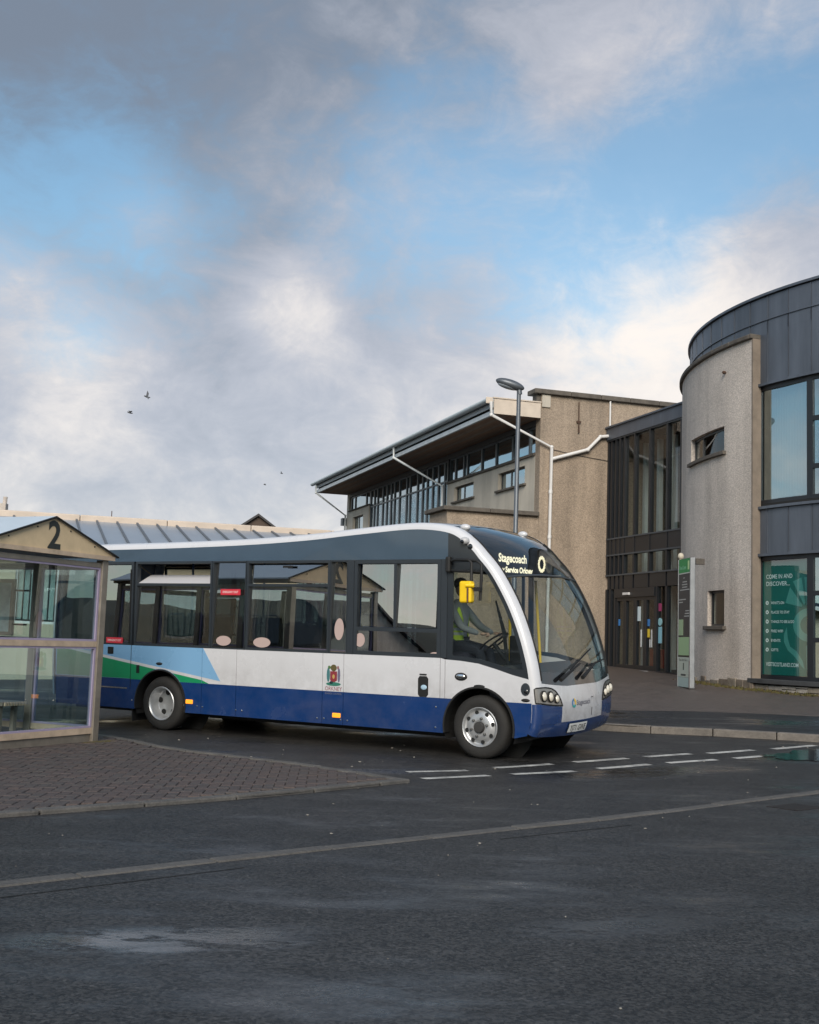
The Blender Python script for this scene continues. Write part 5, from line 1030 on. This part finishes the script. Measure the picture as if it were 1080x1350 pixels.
for k_, sg_ in (('l', 1), ('r', -1)):
    j['sh' + k_] = (D(4.62, T0 + 0.19 * sg_, 1.83), (0.070, 0.070)); j['el' + k_] = (D(4.82, T0 + 0.26 * sg_, 1.60), (0.050, 0.050)); j['wr' + k_] = (D(5.03, T0 + 0.19 * sg_, 1.53), (0.036, 0.036))
b_ = [('pelvis', 'waist'), ('waist', 'chest'), ('chest', 'neckb'), ('neckb', 'neck')]
for k_ in 'lr': b_ += [('neckb', 'sh' + k_), ('sh' + k_, 'el' + k_), ('el' + k_, 'wr' + k_)]
skin_body('body', j, b_, 'pelvis', M_shirt, drv)
j = {'hip': (D(4.60, T0, 1.36), (0.14, 0.12))}; b_ = []
for k_, sg_ in (('l', 1), ('r', -1)):
    j['th' + k_] = (D(4.68, T0 + 0.09 * sg_, 1.36), (0.095, 0.090)); j['kn' + k_] = (D(5.02, T0 + 0.14 * sg_, 1.30), (0.068, 0.068)); j['an' + k_] = (D(5.10, T0 + 0.13 * sg_, 0.90), (0.045, 0.045)); j['to' + k_] = (D(5.26, T0 + 0.14 * sg_, 0.85), (0.042, 0.036))
    b_ += [('hip', 'th' + k_), ('th' + k_, 'kn' + k_), ('kn' + k_, 'an' + k_), ('an' + k_, 'to' + k_)]
skin_body('trousers', j, b_, 'hip', M_trous, drv)
hd = MB().ell((4.68, T0, 2.11), 0.098, 0.077, 0.122, 20, 14).ell((4.72, T0, 2.04), 0.062, 0.055, 0.062, 14, 8).tube([(4.76, T0, 2.12), (4.795, T0, 2.085), (4.77, T0, 2.075)], [0.010, 0.017, 0.010], 8).ell((4.67, T0 - 0.078, 2.10), 0.022, 0.012, 0.034, 8, 6).ell((4.67, T0 + 0.078, 2.10), 0.022, 0.012, 0.034, 8, 6).build('head', M_skin, drv, smooth=80)
for sg_ in (-1, 1): MB().ell((4.768, T0 + 0.032 * sg_, 2.115), 0.010, 0.013, 0.009, 8, 6).build('eye', M_hair, hd)
MB().ell((4.768, T0, 2.035), 0.012, 0.026, 0.007, 8, 6).build('mouth', mat('lips', (0.35, 0.14, 0.11), 0.6), hd)
MB().ell((4.650, T0, 2.168), 0.098, 0.083, 0.082, 18, 10).build('hair', M_hair, hd, smooth=80)
for sg_ in (-1, 1):
    hx, hy, hz = 5.05, T0 + 0.185 * sg_, 1.525
    hm = MB().ell((hx + 0.045, hy, hz), 0.05, 0.036, 0.020, 12, 8)
    for q in range(4):
        yy = hy + (-0.027 + 0.018 * q); L = 0.036 + (0.008 if q in (1, 2) else 0); hm.tube([(hx + 0.08, yy, hz + 0.004), (hx + 0.08 + L * 0.7, yy, hz + 0.012), (hx + 0.085 + L * 0.8, yy, hz - 0.018), (hx + 0.07 + L * 0.4, yy, hz - 0.032)], [0.0095, 0.009, 0.0085, 0.007], 6)
    hm.tube([(hx + 0.03, hy - 0.03 * sg_, hz), (hx + 0.06, hy - 0.05 * sg_, hz - 0.006), (hx + 0.09, hy - 0.048 * sg_, hz - 0.02)], [0.012, 0.010, 0.008], 6); hm.build('hand', M_skin, drv, smooth=60)
# vest: open-fronted shell round the chest
VZ = [(1.40, 0.175, 0.150), (1.52, 0.170, 0.135), (1.66, 0.185, 0.140), (1.78, 0.200, 0.140), (1.87, 0.175, 0.120), (1.915, 0.125, 0.100)]
rows_ = []
for (z, ry, rx) in VZ: rows_.append([(4.61 + rx * math.cos(a_), T0 + ry * math.sin(a_), z) for a_ in [R(24 + (360 - 48) * q / 22) for q in range(23)]])
vest = MB().grid(rows_).build('hi_vis_vest', M_hiv, drv, smooth=80); sm = vest.modifiers.new('solid', 'SOLIDIFY'); sm.thickness = 0.006
for (z, ry, rx) in ((1.50, 0.176, 0.142), (1.56, 0.178, 0.143)):
    MB().grid([[(4.61 + rx * math.cos(a_), T0 + ry * math.sin(a_), z + dz) for a_ in [R(24 + (360 - 48) * q / 22) for q in range(23)]] for dz in (0, 0.035)]).build('reflective_band', M_refl, vest, smooth=80)

# ------------------------------------------------------------------ bus shelter
SX, SY, SR = -3.955, 15.490, R(65) + math.pi      # local +x runs along the gable end towards the camera, local -y goes away behind it
shel = empty('bus_shelter', (SX, SY, IZ), SR, label='small gabled glass bus shelter with a black number 2 on its gable', cat='bus shelter')
M_sfr = mat('shelter_brown_metal', (0.27, 0.24, 0.20), 0.5, 0.3, var=0.45, vscale=5, col2=(0.16, 0.14, 0.115)); M_lil = mat('shelter_lilac_trim', (0.36, 0.31, 0.44), 0.45, var=0.2, vscale=4); M_sand2 = mat('shelter_sandy_panel', (0.66, 0.51, 0.32), 0.7, var=0.22, vscale=5, bump=0.1, bscale=60); M_rail = mat('shelter_cream_rail', (0.58, 0.45, 0.33), 0.6, var=0.4, vscale=5); M_roof = mat('shelter_roof_sheet', (0.55, 0.62, 0.68), 0.35, var=0.12, vscale=2)
G_sh = glass('shelter_glass', (0.80, 0.885, 0.90), 1.5, 0.09)
SWD, SDP, EZ, AZ = 2.06, 4.2, 2.31, 2.75      # width of the gable end, depth, eave height, apex height (above the paving)
def lp(x, y, z): return (x, -y, z)                  # x along the gable end, y depth behind it
def sbox(name, x0, x1, y0, y1, z0, z1, m_, par=None, bevel=0): return box(name, (x0, -y0, z0), (x1, -y1, z1), m_, par or shel, bevel)
def bay_wall(ax0, ax1, fixed, axis):
    """one glazed bay: posts at both ends are built separately; rails, lilac trims, two panes"""
    def B(n_, a, b, d0, d1, z0, z1, m_, par=None):
        return sbox(n_, a, b, fixed + d0, fixed + d1, z0, z1, m_, par) if axis == 'x' else sbox(n_, fixed + d0, fixed + d1, a, b, z0, z1, m_, par)
    a, b = ax0, ax1
    r_ = B('rail', a, b, -0.03, 0.03, 1.195, 1.265, M_rail); B('rail', a, b, -0.03, 0.03, 0.10, 0.175, M_rail); B('head_rail', a, b, -0.03, 0.03, EZ - 0.10, EZ - 0.04, M_sfr)
    for z0, z1 in ((0.176, 1.194), (1.266, EZ - 0.101)):
        fr_ = B('pane_trim', a, a + 0.028, -0.022, 0.022, z0, z1, M_lil); B('trim_side', b - 0.028, b, -0.022, 0.022, z0, z1, M_lil, fr_); B('trim_foot', a + 0.028, b - 0.028, -0.0215, 0.0215, z0, z0 + 0.024, M_lil, fr_); B('trim_head', a + 0.028, b - 0.028, -0.0215, 0.0215, z1 - 0.024, z1, M_lil, fr_)
        B('pane', a + 0.028, b - 0.028, -0.004, 0.004, z0 + 0.024, z1 - 0.024, G_sh, fr_)
pw = 0.055
for x in (0.0, SWD):
    for y in (0.0, 1.05, 2.10, 3.15, SDP): sbox('post', x - pw, x + pw, y - pw, y + pw, -0.02, EZ - 0.001, M_sfr, bevel=0.006)
bay_wall(pw, SWD - pw, 0.0, 'x'); bay_wall(pw, SWD - pw, SDP, 'x')
for y0, y1 in ((0.0, 1.05), (1.05, 2.10), (2.10, 3.15), (3.15, SDP)): bay_wall(y0 + pw, y1 - pw, 0.0, 'y')
bay_wall(3.15 + pw, SDP - pw, SWD, 'y')
OV = 0.14
gp = [(-OV, EZ), (SWD + OV, EZ), (SWD + OV, EZ + 0.055), (SWD / 2, AZ), (-OV, EZ + 0.055)]
for y0, y1 in ((-0.075, -0.045), (SDP + 0.045, SDP + 0.075)): gab = MB().prism(gp, lambda x, z: lp(x, y0, z), lambda x, z: lp(x, y1, z)).build('gable_panel', M_sand2, shel)
MB().prism([(-OV, EZ + 0.001), (SWD + OV, EZ + 0.001), (SWD + OV, EZ + 0.055), (-OV, EZ + 0.055)], lambda x, z: lp(x, -0.088, z), lambda x, z: lp(x, -0.0755, z)).build('gable_strip', M_rail, shel)
for sg_ in (0, 1):
    X = lambda x: SWD - x if sg_ else x
    P0_ = [(-OV - 0.05, EZ + 0.04), (SWD / 2, AZ + 0.004)]
    MB().add([lp(X(P0_[0][0]), -0.10, P0_[0][1]), lp(X(P0_[1][0]), -0.10, P0_[1][1]), lp(X(P0_[1][0]), SDP + 0.1, P0_[1][1]), lp(X(P0_[0][0]), SDP + 0.1, P0_[0][1]), lp(X(P0_[0][0]), -0.10, P0_[0][1] + 0.022), lp(X(P0_[1][0]), -0.10, P0_[1][1] + 0.022), lp(X(P0_[1][0]), SDP + 0.1, P0_[1][1] + 0.022), lp(X(P0_[0][0]), SDP + 0.1, P0_[0][1] + 0.022)], [(0, 1, 2, 3), (7, 6, 5, 4), (0, 4, 5, 1), (1, 5, 6, 2), (2, 6, 7, 3), (3, 7, 4, 0)]).build('roof_sheet', M_roof, shel)
    MB().tube([lp(X(-OV - 0.05), -0.102, EZ + 0.05), lp(X(SWD / 2), -0.102, AZ + 0.014)], 0.014, 5).build('verge_strip', P_rub, shel)
    for q in (0.35, 0.75): 
        x = -OV + (SWD / 2 + OV) * q; z = EZ + 0.055 + (AZ - EZ - 0.055) * q - 0.035; MB().ell(lp(X(x), -0.08, z), 0.012, 0.008, 0.010, 8, 5).build('screw_head', P_rub, shel)
# the figure 2, reading from outside: the viewer's right is towards local -x
two = text_mesh('2', 0.47, 0.012, 'CENTER')
for v in two.vertices: v.co = Vector(lp(SWD / 2 - 0.01 - v.co.x * 1.0, -0.0785, EZ + 0.075 + v.co.y))
two.materials.clear(); link('number_two', two, mat('number_black', (0.018, 0.022, 0.020), 0.5), shel)
sbox('kick_plate', pw, SWD - pw, -0.01, 0.01, 0.0, 0.099, M_sfr)
sbox('bench_seat', 0.30, 0.72, 0.85, 3.0, 0.42, 0.47, M_sfr)
for q in range(8): sbox('slat_end', 0.31 + 0.05 * q, 0.34 + 0.05 * q, 0.83, 0.849, 0.42, 0.468, M_rail)
for y in (0.95, 2.85): sbox('bench_leg', 0.34, 0.40, y, y + 0.06, 0, 0.42, M_sfr); sbox('bench_leg', 0.60, 0.66, y, y + 0.06, 0, 0.42, M_sfr)
tbd = sbox('timetable_frame', 0.075, 0.12, 1.35, 2.15, 1.30, 2.05, M_sfr); sbox('timetable_sheet', 0.121, 0.125, 1.40, 2.10, 1.35, 2.0, mat('poster_paper', (0.45, 0.55, 0.56), 0.6, var=0.45, vscale=7), tbd); 
for z in (1.45, 1.9): sbox('frame_arm', 0.056, 0.10, 1.15, 1.35, z - 0.012, z + 0.012, P_rub, tbd)
ms = MB()
for i_ in range(260):
    x = abs(random.gauss(0, 0.12)) * random.choice((-1, 1)); y = -0.08 - abs(random.gauss(0, 0.06)); s_ = random.uniform(0.006, 0.018); ms.ell(lp(x, y, 0.0), s_ * 1.5, s_, s_ * 0.5, 5, 3)
mo = ms.build('moss_patch', M_moss, None); mo.location = shel.location; mo.rotation_euler = shel.rotation_euler; tag(mo, 'patch of green moss at the foot of the shelter post', kind='stuff')

# ------------------------------------------------------------------ street lamp
def lamp(X, Y, Hh, lab, hd_dir=(-1, 0)):
    z0 = h(X, Y) + 0.1; L = empty('street_lamp', (X, Y, z0), math.atan2(-hd_dir[1], -hd_dir[0]), label=lab, cat='street lamp')
    gp_ = mat('lamp_grey_steel', (0.14, 0.155, 0.175), 0.45, 0.5, var=0.25, vscale=3)
    MB().tube([(0, 0, 0), (0, 0, 1.2)], 0.085, 14).build('base_section', gp_, L, smooth=50); MB().tube([(0, 0, 1.2), (0, 0, 1.25), (0, 0, Hh)], [0.085, 0.060, 0.052], 14).build('column', gp_, L, smooth=50)
    hd_ = MB().ell((-0.24, 0, 0.03), 0.37, 0.16, 0.12, 22, 12).build('lamp_head', gp_, L, smooth=80); hd_.location = (0, 0, Hh + 0.03); hd_.rotation_euler = (0, R(16), 0); MB().ell((-0.28, 0, -0.03), 0.27, 0.12, 0.075, 18, 10).build('lamp_glass', mat('lamp_bowl', (0.32, 0.36, 0.40), 0.15, 0.2), hd_, smooth=80)
    MB().tube([(0.02, 0, Hh - 0.12), (0, 0, Hh + 0.03)], 0.065, 12).build('spigot', gp_, L, smooth=50); return L
lamp(2.60, 29.0, 7.12, 'tall grey street lamp standing behind the bus in front of the hall')

# ------------------------------------------------------------------ information totem beside the tower
tot = empty('information_sign', (6.36, 27.2, h(6.36, 27.2) + 0.10), R(-90) + 0.06, label='tall slim information sign with green header and map panel beside the tower', cat='sign')
# local x along the face (far to near), local -y is the printed face
M_tfr = mat('sign_aluminium', (0.30, 0.31, 0.32), 0.4, 0.5, var=0.2, vscale=4); TWd, TH = 0.98, 2.92
box('sign_core', (-TWd / 2 + 0.035, -0.045, 0.02), (TWd / 2 - 0.07, 0.045, TH), st((0.030, 0.030, 0.034)), tot)
box('edge_post', (-TWd / 2, -0.06, 0), (-TWd / 2 + 0.034, 0.06, TH), M_tfr, tot, 0.01); box('edge_post', (TWd / 2 - 0.069, -0.06, 0), (TWd / 2, 0.06, TH), M_tfr, tot, 0.02)
def tp(n_, x0, x1, z0, z1, c, y=-0.049, par=None): return box(n_, (x0 * TWd - TWd / 2, y, z0), (x1 * TWd - TWd / 2, y + 0.003, z1), st(c), par or tot)
hdr = tp('header_panel', 0.05, 0.92, 2.60, 2.915, (0.01, 0.26, 0.06)); tp('header_line', 0.05, 0.92, 2.575, 2.598, (0.6, 0.6, 0.55))
lettering('Travel Centre', 0.12, lambda x, y: (-TWd / 2 + 0.10 + x, -0.051, 2.68 + y), st((0.25, 0.60, 0.36)), hdr, width=0.52, bold=0.003); tp('header_mark', 0.76, 0.87, 2.66, 2.86, (0.55, 0.72, 0.35), -0.0505, hdr)
for (x0, x1, z) in ((0.42, 0.50, 2.47), (0.35, 0.68, 2.38), (0.30, 0.72, 2.32), (0.32, 0.70, 2.26), (0.15, 0.88, 2.20), (0.08, 0.60, 1.98), (0.08, 0.38, 1.92), (0.60, 0.88, 1.72), (0.55, 0.88, 1.66), (0.50, 0.88, 1.60)): tp('direction_text', x0, x1, z, z + 0.022, (0.45, 0.45, 0.43))
tp('small_map', 0.06, 0.42, 1.18, 1.54, (0.34, 0.46, 0.27)); mp_ = tp('map_panel', 0.06, 0.90, 0.73, 1.50 - 0.36, (0.34, 0.50, 0.27)); 
tp('map_panel_top', 0.06, 0.90, 1.141, 1.16, (0.02, 0.02, 0.02))
tp('black_line', 0.03, 0.93, 0.69, 0.725, (0.01, 0.01, 0.01)); ft = tp('foot_panel', 0.03, 0.93, 0.24, 0.688, (0.50, 0.54, 0.46))
lettering('You Are Here', 0.085, lambda x, y: (-TWd / 2 + 0.10 + x, -0.051, 0.60 + y), st((0.04, 0.04, 0.04)), ft, width=0.68); tp('foot_mark', 0.44, 0.52, 0.40, 0.56, (0.03, 0.06, 0.05), -0.0505, ft); tp('foot_mark', 0.28, 0.66, 0.27, 0.31, (0.04, 0.05, 0.05), -0.0505, ft)
tp('foot_cover', 0.03, 0.93, 0.02, 0.235, (0.40, 0.50, 0.47)); box('rust_stain', (TWd / 2 - 0.067, -0.0615, 0.0), (TWd / 2 - 0.004, -0.0605, 0.62), mat('rust', (0.16, 0.06, 0.025), 0.9, var=0.6, vscale=14, col2=(0.36, 0.34, 0.33)), tot)
box('top_bracket', (TWd / 2 - 0.05, 0.06, 2.76), (TWd / 2 + 0.02, 0.26, 2.90), M_stone, tot, 0.01); MB().ell((-TWd / 2 + 0.02, 0.0, TH + 0.09), 0.07, 0.07, 0.08, 12, 8).box(-TWd / 2 + 0.0, -0.03, TH, -TWd / 2 + 0.04, 0.03, TH + 0.05).build('sensor_cap', mat('cap_cream', (0.50, 0.45, 0.36), 0.6), tot)

# ------------------------------------------------------------------ low building with the seamed roof
low_b = empty('low_building', (0, 36, 0), HR, label='long low cream building with pale standing-seam metal roof behind the bus', cat='building')
M_lroof = mat('pale_metal_roof', (0.40, 0.44, 0.49), 0.35, 0.4, var=0.2, vscale=1.5); M_lwall = mat('cream_wall', (0.55, 0.47, 0.34), 0.9, var=0.2, vscale=1.2, bump=0.2, bscale=40); M_cap = mat('cream_ridge_cap', (0.62, 0.52, 0.43), 0.6, var=0.25, vscale=1.5)
X0, X1 = -24.0, -2.4
wins = [(u, u + 1.15, 1.55, 3.0) for u in (-13.6, -11.2, -9.1, -6.6, -4.4)]
us2 = sorted(set([X0, X1] + [v for w in wins for v in w[:2]]))
wall_cells(us2, [-0.2, 1.55, 3.0, 3.36], wins, ident, -4.5, -4.2).build('front_wall', M_lwall, low_b)
for (a, b, c, d) in wins:
    f = MB().box(a, -4.40, c, b, -4.34, c + 0.06).box(a, -4.40, d - 0.06, b, -4.34, d).box(a, -4.399, c + 0.06, a + 0.06, -4.341, d - 0.06).box(b - 0.06, -4.399, c + 0.06, b, -4.341, d - 0.06).build('window_frame', M_white, low_b)
    box('pane', (a + 0.06, -4.375, c + 0.06), (b - 0.06, -4.369, d - 0.06), G_ent, f)
    for q in range(7): box('blind_slat', (a + 0.08 + q * 0.145, -4.30, c + 0.1), (a + 0.19 + q * 0.145, -4.29, d - 0.1), M_blind, f)
box('end_wall', (X1 - 0.3, -4.199, -0.2), (X1, 3, 3.6), M_lwall, low_b); box('inner_wall', (X0, -2.0, -0.2), (X1 - 0.31, -1.9, 3.3), M_int, low_b)
x = X0; i_ = 0
while x < X1 + 0.05:
    w_ = 0.55; a, b = x + 0.012, x + w_ - 0.012; pr = []
    rp_ = MB().add([(a, -5.05, 3.34), (b, -5.05, 3.34), (b, 0.0, 4.42), (a, 0.0, 4.42), (a, -5.05, 3.38), (b, -5.05, 3.38), (b, 0.0, 4.46), (a, 0.0, 4.46)], [(0, 3, 2, 1), (4, 5, 6, 7), (0, 1, 5, 4), (1, 2, 6, 5), (2, 3, 7, 6), (3, 0, 4, 7)]).build('roof_panel', M_lroof, low_b)
    MB().add([(x + dx, y, z + dz) for (y, z) in ((-5.06, 3.37), (0.0, 4.45)) for (dx, dz) in ((-0.025, -0.03), (0.025, -0.03), (0.025, 0.055), (-0.025, 0.055))], [(0, 1, 2, 3), (7, 6, 5, 4), (0, 4, 5, 1), (1, 5, 6, 2), (2, 6, 7, 3), (3, 7, 4, 0)]).build('standing_seam', mat('dark_seam', (0.11, 0.12, 0.135), 0.5), rp_)
    x += w_
box('roof_back', (X0, 0.3, 3.0), (X1, 6, 4.4), M_dark, low_b); box('eaves_gutter', (X0, -5.18, 3.25), (X1, -5.06, 3.37), M_white, low_b)
x = X0
while x < X1: MB().box(x, 0.0, 4.40, min(x + 2.4, X1 + 0.1) - 0.012, 0.30, 4.63).build('ridge_cap', M_cap, low_b, bevel=0.03); x += 2.4
MB().tube([(-8.75, 0.15, 4.62), (-8.75, 0.15, 4.80)], 0.012, 6).build('vent_stub', M_iron, low_b)

# ------------------------------------------------------------------ houses far behind
def house(X, Y, rz, w_, d_, eave, ridge, wc, rc, lab, chim=None, z0=0.9):
    H_ = empty('house', (X, Y, z0), rz, label=lab, cat='house')
    MB().prism([(-w_ / 2, -0.4), (w_ / 2, -0.4), (w_ / 2, eave), (0, ridge), (-w_ / 2, eave)], lambda x, z: (x, -d_ / 2, z), lambda x, z: (x, d_ / 2, z)).build('wall', wc, H_)
    for sg_ in (-1, 1):
        t_ = (ridge - eave) / (w_ / 2); a = (sg_ * (w_ / 2 + 0.35), eave - 0.35 * t_ + 0.03); b = (0, ridge + 0.03)
        MB().prism([a, b, (b[0], b[1] + 0.18), (a[0], a[1] + 0.18)], lambda x, z: (x, -d_ / 2 - 0.3, z), lambda x, z: (x, d_ / 2 + 0.3, z)).build('roof', rc, H_)
    for sg_ in (-1, 1):
        for zz in (1.0, eave - 1.9):
            if zz > 0.6: f = box('window', (sg_ * w_ * 0.22 - 0.5, -d_ / 2 - 0.05, zz), (sg_ * w_ * 0.22 + 0.5, -d_ / 2 + 0.02, zz + 1.3), M_white, H_); box('pane', (sg_ * w_ * 0.22 - 0.42, -d_ / 2 - 0.06, zz + 0.08), (sg_ * w_ * 0.22 + 0.42, -d_ / 2 - 0.051, zz + 1.22), M_frame, f)
    if chim: c_ = MB().box(chim[0] - 0.45, chim[1] - 0.4, ridge - 0.9, chim[0] + 0.45, chim[1] + 0.4, ridge + chim[2]).build('chimney', wc, H_); MB().tube([(chim[0], chim[1], ridge + chim[2]), (chim[0], chim[1], ridge + chim[2] + 0.5)], 0.16, 10).build('chimney_pot', M_harl, c_)
    return H_
M_slate = mat('roof_slate', (0.045, 0.042, 0.044), 0.7, var=0.35, vscale=3); M_brick = mat('brown_slates', (0.085, 0.058, 0.044), 0.8, var=0.4, vscale=3)
def far(x, y, Y): d = px_dir(x, y); k_ = Y / d.y; return Vector((0, 0, CAM_H)) + d * k_
p = far(341, 690, 95); house(p.x, 95, 0.12, 8.5, 11, p.z - 0.9 - 3.0, p.z - 0.9, M_brick, M_slate, 'house with brown pointed gable peeping over the low building roof')
p = far(34, 671, 62); house(p.x - 3.0, 66, HR + math.pi / 2, 7, 9.0, p.z - 0.9 - 2.7, p.z - 0.9, M_harl2, M_slate, 'house with dark slate roof and pale chimney beyond the bus shelter', chim=None)
p = far(7, 655, 60); ch = empty('chimney_stack', (p.x, 60, 0.9), 0, label='pale square chimney stack rising beyond the bus shelter roof', cat='chimney'); MB().box(-0.20, -0.2, 0, 0.12, 0.2, p.z - 0.9 - 0.35).build('stack', M_harl2, ch); MB().tube([(0.0, 0, p.z - 0.9 - 0.35), (0.02, 0, p.z - 0.9)], 0.11, 10).build('flue', M_harl2, ch)
# behind the viewer: what the bus windows and the tower's panes mirror
for (X, Y, rz, w_, d_, e_, r_, lab) in ((-18, -30, 0.3, 8, 12, 3.0, 6.4, 'grey gabled house across the road mirrored in the bus windows'), (-3, -38, -0.2, 8, 14, 2.8, 5.8, 'slate roofed house across the road mirrored in the bus windows'), (15, -36, 0.1, 9, 12, 3.4, 7.0, 'tall gabled house across the road mirrored in the bus windows'), (-62, -8, 1.2, 9, 14, 2.0, 4.6, 'long house across the road mirrored in the bus windows')):
    house(X, Y, rz + math.pi, w_, d_, e_, r_, M_harl2, M_slate, lab, z0=0.0)
hr = []
for i_ in range(161):
    a_ = R(150 + 240 * i_ / 160); r0 = 75; z = (4.4 - 2.7 * min(1, max(0, (math.degrees(a_) - 199) / 5))) + 0.7 * mnoise.noise(Vector((math.cos(a_) * 3, math.sin(a_) * 3, 0.4))) + 0.5 * mnoise.noise(Vector((math.cos(a_) * 9, math.sin(a_) * 9, 2)))
    hr.append([(r * math.cos(a_), r * math.sin(a_), zz) for r, zz in ((r0 - 25, -0.3), (r0 - 8, z * 0.7), (r0, z), (r0 + 30, -0.5))])
tag(MB().grid(hr).build('hill', mat('dark_hillside', (0.030, 0.034, 0.022), 0.95, var=0.5, vscale=0.2), smooth=80), 'low dark rise of land across the road', kind='structure')
lamp(-2.5, -14.0, 7.0, 'grey street lamp across the road mirrored in the tower window', (1, 0))

# ------------------------------------------------------------------ gulls
def gull(x, y, Y, span, roll, lab):
    p = far(x, y, Y); g_ = empty('gull', p, random.uniform(0, 3), label=lab, cat='bird'); g_.rotation_euler = (roll, 0.2, 0.6)
    mg = mat('gull_grey', (0.10, 0.105, 0.115), 0.8); MB().ell((0, 0, 0), 0.24, 0.07, 0.07, 12, 8).ell((0.24, 0, 0.03), 0.06, 0.045, 0.045, 8, 6).build('body', mg, g_, smooth=80)
    for sg_ in (-1, 1): MB().prism([(0.10, 0.03), (0.12, span * 0.25), (0.0, span * 0.5), (-0.05, span * 0.26), (-0.08, 0.03)], lambda a, b: (a, sg_ * b, 0.05 + 0.5 * b * (1 - b / span)), lambda a, b: (a, sg_ * b, 0.065 + 0.5 * b * (1 - b / span))).build('wing', mg, g_)
for q in ((193.5, 523, 92, 1.1, 0.9, 'small dark gull flying higher in the clouds, the upper of the pair'), (171, 544, 105, 1.0, 0.2, 'small dark gull flying lower in the clouds, the lower of the pair'), (371, 624, 190, 1.1, 0.5, 'tiny distant gull in the pale cloud beside the hall, the higher one'), (349, 639, 200, 1.0, 0.2, 'tiny distant gull in the pale cloud beside the hall, the lower one')): gull(*q)
